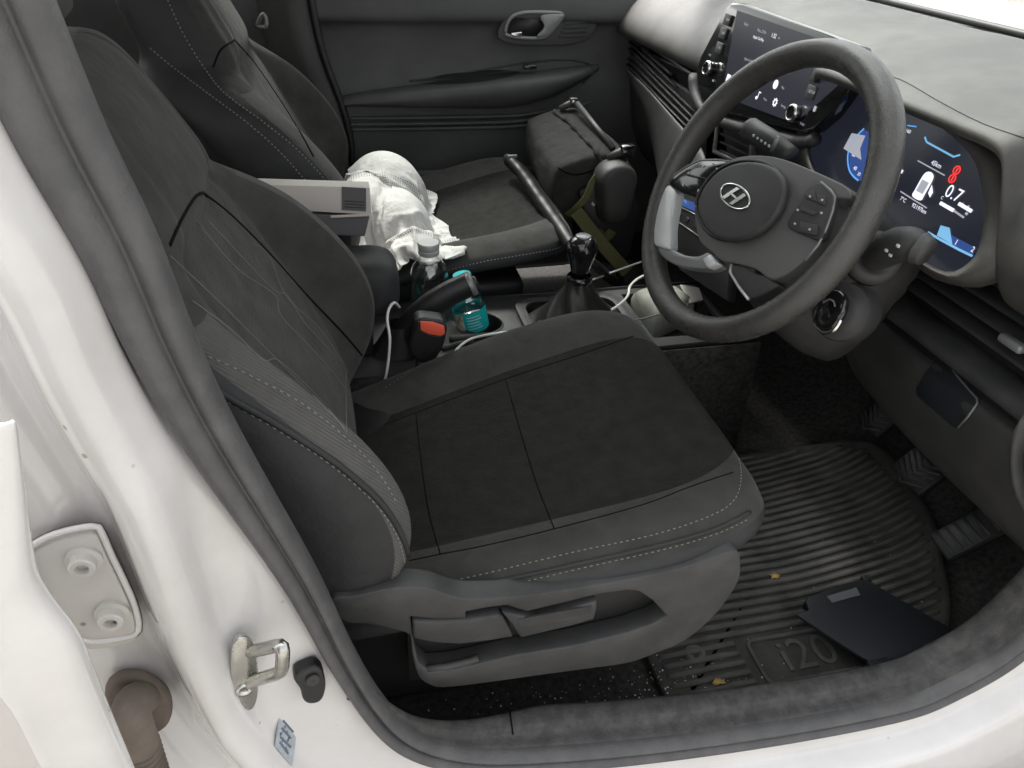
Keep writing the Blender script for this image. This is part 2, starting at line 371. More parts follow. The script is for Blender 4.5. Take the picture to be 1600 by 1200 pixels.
# rubber seal: two rounded lips with a groove between
def zof(s): return SF[min(len(SF) - 1, int(round(s * (len(SF) - 1))))][0]
def seal_w(s): return float(np.interp(s, [0, .12, .25, .36, .5, 1], [.042, .037, .024, .018, .018, .018]))
def seal_sec(s):
    w = seal_w(s)
    return [(-.002, .014), (-.004, .005), (-.001, -.003), (w * .14, -.008), (w * .30, -.006), (w * .36, .0), (w * .42, -.007), (w * .62, -.013), (w * .86, -.012), (w, -.004), (w, .012)]
seal = sweep(seal_sec, 'door_seal', M['rubber'])
def jamb_sec(s):
    w = seal_w(s); p = zof(s); e = max(0, min(1, (p.x - .0) / .25)) if p.z < .62 else 0
    f = float(np.interp(p.z, [.50, .62, .74, .87, 1.0], [.062, .062, .046, .008, -.004])); f = lerp(f, .028, e)
    a = w + f; v = 1 - e
    return [(w - .003, .012), (w + .003, .002), (w + f * .5, -.002), (a, -.006), (a + .006, -.014), (a + .012, -.028), (a + .020, -.036), (a + .030, -.038),
            (a + .040, lerp(-.040, -.032, v)), (a + .052, lerp(-.043, -.008, v)), (a + .068, lerp(-.046, .004, v)), (a + .078, lerp(-.047, .003, v)), (a + .088, lerp(-.048, -.008, v)), (a + .098, lerp(-.048, -.002, v)), (a + .20, lerp(-.045, .004, v)), (a + .30, lerp(-.02, .004, v)), (a + .5, lerp(.05, .004, v))]
jamb = sweep(jamb_sec, 'painted_jamb', M['white'])
# grey scuff trim along the sill, with its joint
trim_i0 = next(i for i, (p, o) in enumerate(SF) if p.z < .60 and p.x > -.05)
def trim_sec(s):
    k = max(0, min(1, (s - trim_i0 / (len(SF) - 1)) / .16)); q = lerp(.02, .86, k)
    h_ = lerp(.15, 1, k)
    return [(-.002 * h_, .008 * h_), (-.005 * h_, .011 * q), (-.006 * h_, .026 * q), (-.010 * h_, .029 * q), (-.015 * h_, .031 * q), (-.017 * h_, .040 * q), (-.019 * h_, .054 * q), (-.015 * h_, .061 * q), (lerp(0, .03, k), .063 * q), (lerp(.02, .12, k), .065 * q)]
trim = sweep(trim_sec, 'sill_trim', M['sillplastic'], i0=trim_i0, sub=1)
tj = [on([trim], 796 + k * .4, yy, .0006) for k, yy in enumerate(range(1108, 1150, 3))]; tj = [p for p in tj if p is not None]
if len(tj) > 3: obj('trim_joint', tube(tj, .0009, 6), M['seam'], trim)
# pillar inner trim (dark), behind the seal
pil = loft([[p + o * a + V((0, b, 0)) for a, b in ((.012, .012), (.040, .045), (.08, .075), (.17, .085))] for p, o in SF[:trim_i0 + 4]], False, False)
obj('pillar_trim', pil, M['greyplastic'], body, solid=.002)
# roof, windscreen and front pillars close the cabin above the frame
rf = loft([[V((x, y, z + zz)) for y, zz in ((.56, -.05), (.62, -.012), (.80, .012), (1.10, .02), (1.40, .012), (1.58, -.012), (1.64, -.05))] for x, z in ((-1.3, 1.36), (-.9, 1.42), (-.3, 1.45), (.1, 1.445), (.34, 1.42), (.52, 1.375))], False, False)
obj('roof', rf, M['white'], body, solid=.006)
hl = loft([[V((x, y, z + zz)) for y, zz in ((.60, -.06), (.66, -.035), (.80, -.018), (1.10, -.012), (1.40, -.018), (1.54, -.035), (1.60, -.06))] for x, z in ((-1.28, 1.36), (-.9, 1.415), (-.3, 1.445), (.1, 1.438), (.34, 1.41), (.51, 1.362))], False, False)
obj('headliner', hl, M['headliner'], body, solid=.004)
for nm, yb, yt in (('front_pillar', .44, .62), ('front_pillar', 1.76, 1.58)):
    obj(nm, tube([V((1.02, yb, 1.0)), V((.77, (yb + yt) / 2, 1.19)), V((.50, yt, 1.35))], .032, 10, flat=.7), M['white'], body)
obj('windscreen', loft([[V((lerp(1.10, .53, t) + .05 * (1 - abs(u)) * (1 - t), 1.10 + u * lerp(.66, .49, t), lerp(.985, 1.365, t))) for u in (-1, -.6, 0, .6, 1)] for t in (0, .25, .5, .75, 1)], False, False), M['windglass'], body)
obj('bonnet', loft([[V((x, 1.10 + u * w, z - .05 * u * u)) for u in (-1, -.8, -.4, 0, .4, .8, 1)] for x, w, z in ((1.08, .72, .985), (1.2, .73, .985), (1.5, .72, .95), (1.8, .68, .88), (1.98, .6, .78))], False, False), M['white'], body, sub=1)

# ================================================================== SEATS
def back_rings(cy):
    # z, centre front x, bolster crest x, half width, thickness
    st = [(.575, -.020, -.050, .205, .07), (.595, -.005, -.005, .232, .10), (.625, .000, .024, .246, .12), (.66, -.006, .040, .251, .13), (.71, -.024, .046, .252, .135), (.77, -.052, .024, .250, .135),
          (.82, -.076, -.014, .246, .13), (.855, -.092, -.046, .238, .125), (.880, -.104, -.078, .224, .12), (.902, -.116, -.106, .200, .115), (.920, -.126, -.126, .174, .11), (.930, -.121, -.126, .160, .105),
          (.945, -.119, -.128, .153, .10), (.975, -.132, -.143, .147, .095), (1.01, -.150, -.161, .138, .09), (1.04, -.166, -.176, .126, .08), (1.060, -.182, -.188, .108, .06), (1.072, -.200, -.203, .085, .03)]
    rings = []
    for z, xc, xb, w, th in st:
        b = lambda v: max(-w + .02, v)
        k = min(1, w / .245)
        half = [(-w * .78, xb - th - .05), (-w * .96, xb - th - .015), (-w, xb - th * .55), (-w - .002, xb - .040), (-w + .004 * k, xb - .016), (-w + .010 * k, xb - .010),
                (-w + .026 * k, xb - .001), (-w + .044 * k, xb), (-w + .062 * k, lerp(xc, xb, .72)), (-w + .080 * k, lerp(xc, xb, .22)), (-w + .094 * k, xc - .004), (-w + .106 * k, xc - .001), (-w * .3, xc + .003)]
        r = [V((x, cy + y, z)) for y, x in half] + [V((x, cy - y, z)) for y, x in reversed(half)]
        rings.append(r)
    return st, rings
def back_mat(i, j):
    j2 = j if j < 13 else 25 - j - 1
    if j == 25 or j2 <= 3: return 1
    if j2 in (4, 5, 6): return 2 if i < 9 else 0
    if j2 <= 10: return 0
    return 3 if i < 10 else 0
def cushion_rings(cy):
    # x, bolster crest z, centre z, half width, bottom z
    st = [(-.10, .575, .545, .20, .53), (-.05, .592, .560, .225, .545), (.0, .604, .572, .238, .565), (.07, .620, .590, .246, .578), (.14, .632, .603, .249, .588), (.21, .643, .615, .251, .598), (.28, .652, .628, .252, .606),
          (.33, .659, .639, .251, .612), (.365, .664, .650, .246, .616), (.395, .666, .659, .234, .620), (.415, .661, .661, .216, .621), (.428, .648, .652, .196, .618), (.434, .630, .634, .182, .612), (.425, .612, .612, .168, .602)]
    rings = []
    for x, zb, zc, w, z0 in st:
        h = zb - z0
        half = [(-w * .6, z0 - .012), (-w * .93, z0 - .006), (-w, z0 + h * .12), (-w - .001, z0 + h * .45), (-w + .006, z0 + h * .66), (-w + .011, z0 + h * .72), (-w + .026, zb - h * .10), (-w + .040, zb), (-w + .062, zb - .001), (-w + .085, lerp(zc, zb, .55)), (-w + .100, lerp(zc, zb, .16)), (-w * .5, zc), (-w * .2, zc - .001)]
        dzi = float(np.interp(x, [.0, .07, .14, .21, .28, .33], [-.045, -.042, -.028, -.014, -.005, 0]))
        rings.append([V((x, cy + y, z)) for y, z in half] + [V((x, cy - y, z + dzi * max(0, min(1, (-y - .07) / .10)))) for y, z in reversed(half)])
    return st, rings
def cush_mat(i, j):
    j2 = j if j < 13 else 25 - j - 1
    if j == 25 or j2 <= 3: return 1
    if j < 13 and j2 == 9: return 3
    if j2 <= 9: return 0 if j2 > 5 else 2
    return 3
SEATM = [M['bolster'], M['side'], M['bolster'], M['cushion']]
def seat(name, label, cy, dx=0):
    t = thing(name, label, 'car seat', (dx, cy, .33), 'front seats')
    st, r = back_rings(cy); r = [[p + V((dx, 0, 0)) for p in q] for q in r]
    b = obj('backrest', loft(r, True, True, back_mat), [M['bolster'], M['side'], M['band'], M['panel']], t, sub=2)
    st, r = cushion_rings(cy); r = [[p + V((dx, 0, 0)) for p in q] for q in r]
    c = obj('cushion', loft(r, True, True, cush_mat), SEATM, t, sub=2)
    h = obj('headrest', loft([[V((dx + xx - .245 - (z - 1.10) * .32, cy + yy, z)) for xx, yy in [((.050 * math.cos(a)) * k, .128 * math.copysign(abs(math.sin(a)) ** .6, math.sin(a)) * k) for a in [2 * math.pi * q / 20 for q in range(20)]]] for z, k in ((1.078, .55), (1.084, .86), (1.105, 1), (1.19, 1.02), (1.25, .95), (1.272, .6))], True, True), M['bolster'], t, sub=1)
    for s in (-.055, .055): obj('headrest_post', tube([V((dx - .235, cy + s, 1.03)), V((dx - .245, cy + s, 1.11))], .006, 8), M['chrome'], t)
    base = obj('seat_base', box((dx + .14, cy, .48), (.40, .40, .16), .02), M['black'], t)
    for s in (-.13, .13): obj('seat_rail', box((dx + .10, cy + s, .36), (.46, .035, .055), .006), M['black'], t)
    return t, b, c
ds, dback, dcush = seat('car_seat', 'near black cloth driver seat with adjuster levers, behind the steering wheel', .735)
ps, pback, pcush = seat('car_seat', 'far black cloth passenger seat with a white cloth lying on it', 1.465)
# --- driver seat details, laid on the upholstery
def seamline(name, objs, pts, n, r, m, parent, lift=-.0002):
    P = online(objs, pts, n, lift)
    if len(P) > 2: return obj(name, tube(P, r, 6), m, parent)
def stitchline(objs, pts, n, parent, r=.0007, lift=.0004):
    P = online(objs, pts, n, lift)
    if len(P) > 2: return obj('stitching', stitch(P, r=r), M['thread'], parent)
# backrest bolster seams
stitchline([dback], [(312, 552), (345, 566), (400, 592), (470, 630), (540, 684), (590, 738), (618, 784)], 40, dback, .0006)
seamline('piping', [dback], [(318, 598), (345, 614), (372, 630), (420, 656), (500, 706), (560, 752), (600, 792), (628, 838), (638, 880), (634, 915)], 60, .0030, M['side'], dback, .0006)
stitchline([dback], [(320, 606), (346, 622), (374, 638), (420, 664), (500, 714), (558, 760), (597, 800), (622, 842), (632, 880)], 50, dback, .0006)
# centre panel seam and the embossed chevron lines
seamline('seam', [dback], [(318, 302), (360, 335), (420, 395), (480, 462), (540, 525), (585, 580)], 50, .0016, M['seam'], dback)
seamline('seam', [dback], [(265, 384), (285, 340), (305, 308), (318, 301)], 24, .0016, M['seam'], dback)
for L in ([(325, 345), (422, 448), (448, 462), (480, 510), (542, 575)], [(395, 380), (421, 402), (447, 463), (500, 515), (540, 575), (570, 630), (590, 665)],
          [(306, 345), (370, 420), (428, 460), (440, 495), (500, 560), (541, 610), (585, 680)], [(265, 400), (340, 470), (405, 535), (435, 565), (490, 620), (541, 672)],
          [(300, 470), (360, 515), (410, 562), (436, 564), (500, 625), (540, 675)], [(541, 575), (540, 610), (541, 678)]):
    seamline('embossed_line', [dback], L, 90, .0007, M['line'], dback, .0003)
# cushion seams
CU = [dcush]
seamline('seam', CU, [(600, 664), (650, 645), (790, 592), (900, 556), (990, 525)], 60, .0009, M['seam'], dcush)
seamline('seam', CU, [(650, 648), (658, 720), (670, 800), (688, 866)], 30, .0009, M['seam'], dcush)
seamline('seam', CU, [(790, 592), (815, 680), (840, 760), (866, 826)], 30, .0009, M['seam'], dcush)
seamline('seam', CU, [(688, 866), (760, 852), (868, 826), (1000, 790), (1080, 760), (1145, 738)], 60, .0009, M['seam'], dcush)
seamline('seam', CU, [(640, 876), (688, 866)], 10, .0009, M['seam'], dcush)
stitchline(CU, [(680, 914), (760, 896), (900, 862), (1020, 836), (1110, 806), (1148, 780), (1158, 742), (1150, 705), (1135, 672)], 90, dcush, .0006)
seamline('piping', CU, [(700, 924), (780, 908), (900, 882), (1040, 850), (1120, 826), (1172, 800)], 70, .0024, M['side'], dcush, .0003)
stitchline(CU, [(735, 930), (800, 914), (900, 890), (1040, 858), (1120, 834), (1168, 812)], 70, dcush, .00055)
stitchline(CU, [(602, 606), (660, 570), (740, 532), (800, 512), (860, 500)], 40, dcush, .0004)
# passenger seat seams
for L, k in (([(262, 0), (285, 50), (315, 100), (350, 145), (410, 190), (460, 230), (500, 272), (520, 300)], .0010), ([(235, 75), (270, 105), (330, 150), (390, 195), (440, 240), (482, 288)], .0010)):
    stitchline([pback], L, 60, pback, k, .0008)
seamline('seam', [pback], [(366, 62), (395, 95), (430, 145), (465, 200), (490, 245)], 40, .0016, M['seam'], pback)
seamline('seam', [pback], [(333, 105), (345, 78), (366, 63)], 20, .0016, M['seam'], pback)
stitchline([pcush], [(700, 422), (760, 408), (830, 396), (870, 388), (884, 378)], 50, pcush, .0008)
stitchline([pcush], [(740, 436), (800, 420), (850, 414), (900, 412)], 40, pcush, .0006)
# --- driver seat side cover with the two levers in their recess
def c5(pts, y): return [at(500 + a / 2.2857, 800 + b / 2.2857, y=y) for a, b in pts]
YC = .478
outer = [(40, 315), (120, 302), (270, 272), (390, 275), (510, 310), (700, 303), (900, 276), (1100, 243), (1300, 198), (1480, 140), (1500, 165), (1500, 232), (1470, 290), (1400, 380), (1300, 462), (1200, 505), (1100, 540), (950, 562), (800, 582), (600, 610), (440, 628), (385, 615), (350, 585), (328, 500), (320, 440), (250, 418), (180, 402), (80, 390)]
hole = [(322, 374), (420, 384), (522, 380), (520, 357), (600, 342), (670, 333), (700, 345), (740, 356), (870, 325), (1000, 293), (1100, 279), (1140, 284), (1190, 318), (1240, 372), (1190, 400), (1100, 432), (900, 480), (700, 512), (560, 545), (470, 565), (390, 572), (352, 540), (335, 470)]
cover = obj('side_cover', plate(c5(cr(outer, 130, True), YC), [c5(hole, YC)], (0, 1, 0), .024, bw=.0025), M['greyplastic'], ds, angle=50)
# body of the cover behind: floor of the recess and the rounded front nose
obj('recess_floor', prism(c5([(310, 360), (520, 325), (1000, 270), (1270, 265), (1270, 410), (1000, 510), (560, 600), (320, 600)], YC + .0245), (0, 1, 0), .004), M['black'], cover, smooth=False)
nose = []
nm = [(1085, 246), (1300, 188), (1500, 110), (1510, 170), (1500, 240), (1400, 382), (1300, 464), (1090, 540), (1010, 480), (1000, 340)]
obj('cover_nose', prism(c5([(1478, 148), (1498, 172), (1496, 232), (1466, 290), (1398, 380), (1299, 460), (1299, 204)], YC + .002), (0, 1, 0), .09, .012, 3), M['greyplastic'], cover, angle=50)
lv1 = [(332, 392), (420, 394), (530, 388), (640, 370), (655, 380), (692, 448), (600, 462), (500, 474), (400, 468), (332, 452)]
lv2 = [(650, 362), (700, 368), (780, 386), (860, 362), (990, 320), (990, 345), (980, 385), (900, 408), (800, 432), (716, 452), (690, 410)]
l1 = obj('lever', prism(c5(lv1, YC - .003), (0, 1, 0), .022, .0025), M['greyplastic'], ds, angle=50)
l2 = obj('lever', prism(c5(lv2, YC - .002), (0, 1, 0), .021, .0025), M['greyplastic'], ds, angle=50)
obj('grip_recess', prism(c5([(705, 385), (970, 336), (965, 360), (720, 412)], YC - .0028), (0, 1, 0), .002, .0), M['plastic'], l2, smooth=False)
obj('grip_lip', tube(c5([(370, 560), (450, 552), (540, 530), (565, 520)], YC + .004), .004, 8), M['greyplastic'], cover)
stitchline([pback], [(235, 80), (236, 82)], 2, pback)

# ================================================================== FAR DOOR
fd = thing('passenger_door', 'dark grey plastic inner door trim beyond the passenger seat, closed', 'car door', (.35, 1.80, .40))
YD = 1.78
rows = []
xs = [-.02, .02, .08, .2, .35, .5, .62, .72, .80]
for z, dy in ((1.02, .03), (.985, .0), (.945, -.012), (.932, -.014), (.928, .002), (.90, .012), (.85, .014), (.80, .006), (.79, .0), (.70, .0), (.60, .012), (.40, .02)):
    rows.append([V((x + (z - .7) * -.06, YD + dy - .01 * (x > .5), z)) for x in xs])
dpanel = obj('door_panel', loft(rows, False, False), M['door'], fd, sub=2, solid=.01)
obj('belt_seam', tube([V((x + .0, YD - .013, .929)) for x in xs[:]], .0022, 6), M['satin'], fd)
# armrest: a long pod that swells forward, with a pull cup
def podw(t): return math.sin(math.pi * min(1, max(0, t)) ** .8) ** .5 if 0 < t < 1 else 0.02
rings = []
for k in range(25):
    t = k / 24; x = lerp(.03, .625, t); w = .012 + .062 * math.sin(math.pi * min(1, t * .62 + .12)) * (1 - max(0, (t - .8) / .2) ** 2) ; zt = lerp(.775, .838, t ** .8); zb = lerp(.755, .742, t) + .085 * max(0, (t - .55) / .45) ** 2
    zb = min(zb, zt - .01)
    zm = (zt + zb) / 2
    rings.append([V((x, YD + .01, zt + .002)), V((x, YD - w * .5, zt)), V((x, YD - w * .92, zt - .004)), V((x, YD - w, zt - .016)), V((x, YD - w * .97, zm - .004)), V((x, YD - w * .7, zb + .004)), V((x, YD - w * .3, zb)), V((x, YD + .01, zb))])
pod = obj('armrest', loft(rings, True, True), M['door'], fd, sub=1)
cup = [(652, 130), (700, 124), (740, 124), (760, 120), (740, 112), (700, 112), (668, 118)]
cupP = [on([pod, dpanel], a, b, .0008) for a, b in cr([(648, 128), (690, 132), (750, 128), (800, 119), (812, 112), (780, 109), (720, 113), (675, 120)], 30, True)]
cupP = [p for p in cupP if p is not None]
def surf_patch(pts, lift_c=0, name='patch', m=None, parent=None):
    c = sum(pts, V((0, 0, 0))) / len(pts); bm = bmesh.new(); vs = [bm.verts.new(p) for p in pts]; vc = bm.verts.new(c)
    for i in range(len(vs)): bm.faces.new((vs[i], vs[(i + 1) % len(vs)], vc))
    return obj(name, bm, m, parent)
if len(cupP) > 5: surf_patch(cupP, 0, 'pull_cup', M['black'], pod)
sw = at(830, 113, y=YD - .05); obj('window_switch', box((sw.x, YD - .035, .838), (.030, .014, .010), .003), M['gloss'], pod)
obj('armrest_rim', tube(online([pod, dpanel], [(640, 127), (700, 118), (760, 108), (830, 97), (880, 93), (915, 98), (925, 112), (910, 130)], 50, .001), .0022, 6), M['greyplastic'], pod)
# lower ledges under the armrest
for k, (z, dy) in enumerate(((.728, -.018), (.716, -.022), (.704, -.018))):
    obj('door_ledge', tube([V((x, YD + dy * math.sin(math.pi * min(1, max(.05, (x + .05) / .8))) - .002, z + max(0, x - .4) ** 2 * .9)) for x in np.linspace(.03, .66, 24)], .0045, 8), M['door'], fd)
obj('door_pocket', loft([[V((x, YD + dy, z)) for x in (.0, .2, .45, .7)] for z, dy in ((.62, -.055), (.625, -.06), (.60, -.062), (.45, -.05), (.34, -.03))], False, False), M['door'], fd, solid=.008, sub=1)
obj('unseen_window_glass', loft([[V((x, 1.795 + dy, z)) for x in (-.02, .25, .5)] for z, dy in ((1.015, 0), (1.20, -.05), (1.395, -.15))], False, False), M['tintglass'], fd)  # out of view; added to dim the sun on the passenger seat and jersey
# inner handle
HP = Plane(at(835, 43, y=YD - .016), (1, 0, 0), (0, 0, 1))    # seen from the cabin, x runs to the front
def hp(pts, h=0): return [HP.px(480 + a / 2.857, b / 2.857, h) for a, b in pts]
obj('handle_bezel', prism(hp(cr([(850, 165), (870, 100), (930, 50), (1050, 35), (1280, 35), (1300, 55), (1270, 150), (1200, 190), (1080, 200), (920, 195)], 40, True)), HP.n, .004, .001), M['door'], fd)
bz = fd.children[-1]
obj('handle_cup', prism(hp(cr([(890, 150), (905, 90), (960, 60), (1080, 58), (1130, 62), (1100, 120), (1060, 165), (960, 168), (905, 160)], 36, True), .0045), HP.n, .001), M['black'], bz)
obj('handle_ring', tube(cr(hp([(885, 145), (905, 85), (960, 58), (1060, 55), (1135, 60), (1135, 85), (1095, 135), (1060, 165), (980, 170), (905, 160)], .006), 60, True) + [hp([(885, 145)], .006)[0]], .0042, 8), M['satin'], bz)
obj('door_handle', prism(hp(cr([(1040, 70), (1130, 62), (1142, 75), (1095, 140), (1060, 162), (1020, 160), (1055, 120)], 24, True), .008), HP.n, .007, .002), M['satin'], bz)
obj('lock_knob', prism(hp([(908, 145), (955, 140), (958, 158), (912, 162)], .006), HP.n, .006, .001), M['chrome'], bz)
for k in range(6):
    a = hp([(1165 - k * 8, 62 + k * 20), (1290 - k * 10, 58 + k * 20)], .0045)
    obj('grille_slat', prism([a[0] - HP.u * .0022, a[1] - HP.u * .0022, a[1] + HP.u * .0022, a[0] + HP.u * .0022], HP.n, .003, .0008), M['greyplastic'], bz)
kp = obj('kick_panel', loft([[V((x, 1.81, z)) for x in (.60, .80, 1.15)] for z in (1.0, .7, .32)], False, False), M['dashlow'], body, solid=.006)
# far rear door, pillar and rear bench, just seen between the seats
rd = thing('rear_door_trim', 'dark inner trim of the far rear door, glimpsed behind the passenger seat', 'car door', (-.5, 1.8, .4))
obj('door_panel', loft([[V((x, 1.80 + dy, z)) for x in (-1.0, -.6, -.2, -.07)] for z, dy in ((1.05, .02), (.95, .0), (.9, .01), (.7, .0), (.34, .02))], False, False), M['door'], rd, solid=.01)
hk = at(402, 40, y=1.74); obj('unseen_window_glass', loft([[V((x, 1.80 + dy, z)) for x in (-.95, -.5, -.10)] for z, dy in ((1.045, 0), (1.20, -.05), (1.395, -.15))], False, False), M['tintglass'], rd)
obj('handle_loop', tube(cr([hk, at(410, 22, y=1.72), at(416, 30, y=1.72), at(415, 42, y=1.72), hk], 18), .004, 6), M['satin'], rd)
fp = thing('far_door_pillar', 'dark far door pillar trim between the passenger seat and door panel', 'pillar', (-.04, 1.8, .4))
pp = [(478, 0), (490, 60), (505, 110), (525, 160), (540, 215), (545, 270)]
P2 = [at(a, b, y=1.74) for a, b in pp]; P2 = [P2[0] + V((-.02, 0, .25))] + P2 + [P2[-1] + V((.0, 0, -.2))]; P2 = cr(P2, 24)
obj('pillar_trim', loft([[p + V((-.10, .05, 0)), p + V((-.05, .0, 0)), p + V((-.012, -.006, 0)), p + V((.0, .006, 0)), p + V((.02, .05, 0))] for p in P2], False, False), M['dashlow'], fp)
obj('door_seal', tube([p + V((.010, .012, 0)) for p in P2], .008, 8), M['black'], fp)
rb = thing('rear_bench', 'dark rear bench seat behind the front seats', 'car seat', (-.9, 1.1, .33))
obj('backrest', box((-.98, 1.1, .85), (.14, 1.25, .62), .05), M['bolster'], rb); obj('cushion', box((-.75, 1.1, .48), (.45, 1.25, .28), .05), M['bolster'], rb)

# ================================================================== DASHBOARD
dash = thing('dashboard', 'dusty grey dashboard with display, instrument cluster and air vents', 'dashboard', (.80, 1.10, .60))
def dash_sec(y):
    """top pad outline from the windscreen base back to the front lip, for one y"""
    far = [(.985, 1.015), (.93, 1.035), (.84, 1.028), (.76, 1.008), (.70, .975), (.668, .94), (.660, .915), (.672, .900)]
    mid = [(.985, 1.015), (.93, 1.038), (.84, 1.032), (.78, 1.020), (.74, 1.008), (.715, .985), (.705, .95), (.705, .90)]
    hood = [(.985, 1.015), (.93, 1.040), (.84, 1.034), (.77, 1.024), (.71, 1.016), (.66, 1.007), (.632, .999), (.640, .985)]
    near = [(.985, 1.015), (.93, 1.036), (.82, 1.026), (.74, 1.008), (.675, .980), (.648, .935), (.645, .875), (.675, .838)]
    keys = [(.40, near), (.583, near), (.622, hood), (.72, hood), (.96, hood), (1.02, mid), (1.28, mid), (1.35, far), (1.85, far)]
    for (a, A), (b, B) in zip(keys, keys[1:]):
        if a <= y <= b:
            t = (y - a) / (b - a); t = t * t * (3 - 2 * t); return [(lerp(p[0], q[0], t), lerp(p[1], q[1], t)) for p, q in zip(A, B)]
ys = [.40, .48, .56, .583, .592, .602, .612, .622, .66, .72, .80, .88, .96, .975, .99, 1.005, 1.02, 1.10, 1.20, 1.28, 1.30, 1.32, 1.335, 1.35, 1.45, 1.6, 1.74, 1.80]
def far_shift(y): return -.012 * max(0, (y - 1.45) / .3)
pad = obj('top_pad', loft([[V((x + far_shift(y), y, z)) for x, z in dash_sec(y)] for y in ys], False, False), M['dash'], dash, sub=2, solid=.004)
seam_ = online([pad], [(1330, 112), (1400, 122), (1470, 160), (1540, 195), (1620, 222)], 30, .0004)
if len(seam_) > 3: obj('pad_seam', tube(seam_, .0006, 6), M['greyplastic'], pad)
# windscreen shelf edge
obj('windscreen_ledge', tube([V((.985, y, 1.030)) for y in np.linspace(.42, 1.78, 12)], .006, 8), M['black'], dash)
# dark bulk behind everything (keeps the front of the cabin closed)
obj('dash_core', loft([[V((x, y, z)) for x, z in ((1.0, 1.0), (.80, .97), (.745, .90), (.74, .82), (.78, .70), (.90, .62), (1.08, .60))] for y in (.42, .9, 1.3, 1.82)], False, False), M['black'], dash, smooth=False)
# ---- passenger side vent band: recessed panel and long slats
VX = .690
vp = [(968, 62), (990, 72), (1040, 98), (1080, 116), (1092, 150), (1100, 185), (1106, 205), (1080, 214), (1045, 175), (1005, 130), (978, 104)]
obj('vent_recess', prism([at(a, b, x=VX + .012) for a, b in vp], (1, 0, 0), .01), M['black'], dash, smooth=False)
obj('vent_top_edge', tube(cr([at(a, b, x=VX - .016) for a, b in ((974, 42), (1000, 62), (1045, 92), (1070, 110), (1086, 118))], 20), .0035, 8), M['greyplastic'], dash)
for a, b in (((1004, 76), (1050, 117)), ((978, 60), (1058, 136)), ((984, 76), (1090, 178)), ((986, 84), (1088, 188)), ((982, 92), (1084, 196)), ((980, 100), (1078, 202))):
    p, q = at(*a, x=VX), at(*b, x=VX); mid = (p + q) / 2 + V((-.004, 0, .002)); obj('vent_slat', tube(cr([p, mid, q], 12), .0042, 8, flat=.6, nrm=(0, 0, 1)), M['dashlow'], dash)
# centre stack side: a flowing panel from the vent band down to the console
stk = [[at(a, b, x=xx) for a, b, xx in row] for row in (
    [(972, 98, .672), (1010, 132, .675), (1048, 176, .68), (1082, 214, .685), (1100, 232, .69)],
    [(980, 112, .676), (1014, 150, .678), (1050, 194, .678), (1084, 232, .68), (1106, 250, .68)],
    [(990, 130, .680), (1020, 178, .680), (1046, 226, .672), (1084, 268, .668), (1112, 280, .665)],
    [(1000, 150, .690), (1026, 204, .684), (1040, 256, .668), (1080, 310, .650), (1120, 320, .640)],
    [(1008, 170, .705), (1030, 230, .690), (1037, 300, .662), (1074, 360, .636), (1120, 372, .625)],
    [(1012, 190, .73), (1031, 260, .70), (1038, 350, .665), (1070, 420, .632), (1120, 430, .62)])]
stack = obj('centre_stack', loft(stk, False, False), M['dashlow'], dash, sub=2, solid=.006)
obj('glove_box', loft([[V((x, y, z)) for y in (1.34, 1.45, 1.6, 1.78)] for x, z in ((.695, .86), (.70, .80), (.715, .70), (.75, .62), (.84, .58))], False, False), M['dashlow'], dash, sub=1, solid=.006)
# ---- infotainment display
a_ = math.radians(10)
DP = Plane((.648, 1.14, .95), (0, -1, 0), (math.sin(a_), 0, math.cos(a_)))
disp_px = [(1143, 4), (1160, 4), (1220, 26), (1290, 50), (1342, 70), (1340, 110), (1318, 150), (1296, 180), (1270, 203), (1252, 208), (1215, 196), (1160, 182), (1118, 172), (1100, 160), (1090, 142), (1087, 112), (1094, 88), (1115, 48), (1134, 12)]
disp = obj('display', prism([DP.px(a, b) for a, b in disp_px], -DP.n, .022, .004, 3), M['gloss'], dash, angle=40)
obj('screen', prism([DP.px(a, b, .0006) for a, b in ((1152, 16), (1330, 78), (1316, 128), (1262, 176), (1240, 192), (1128, 150), (1140, 80))], DP.n, .0004), M['screen'], disp, smooth=False)
D1 = DP.up(.0014)
for tx, x, y, s, m in (('Radio', 1166, 38, .006, 'edim'), ('Mon, 27.04', 1190, 49, .0058, 'edim'), ('1:32', 1209, 56, .0085, 'ewhite'), ('PM', 1217, 60, .004, 'edim'), ('Apple CarPlay', 1185, 60, .0058, 'ewhite'), ('Apple CarPlay', 1170, 94, .0052, 'edim')):
    text('caption', tx, D1.px(x, y), D1, s, M[m], disp)
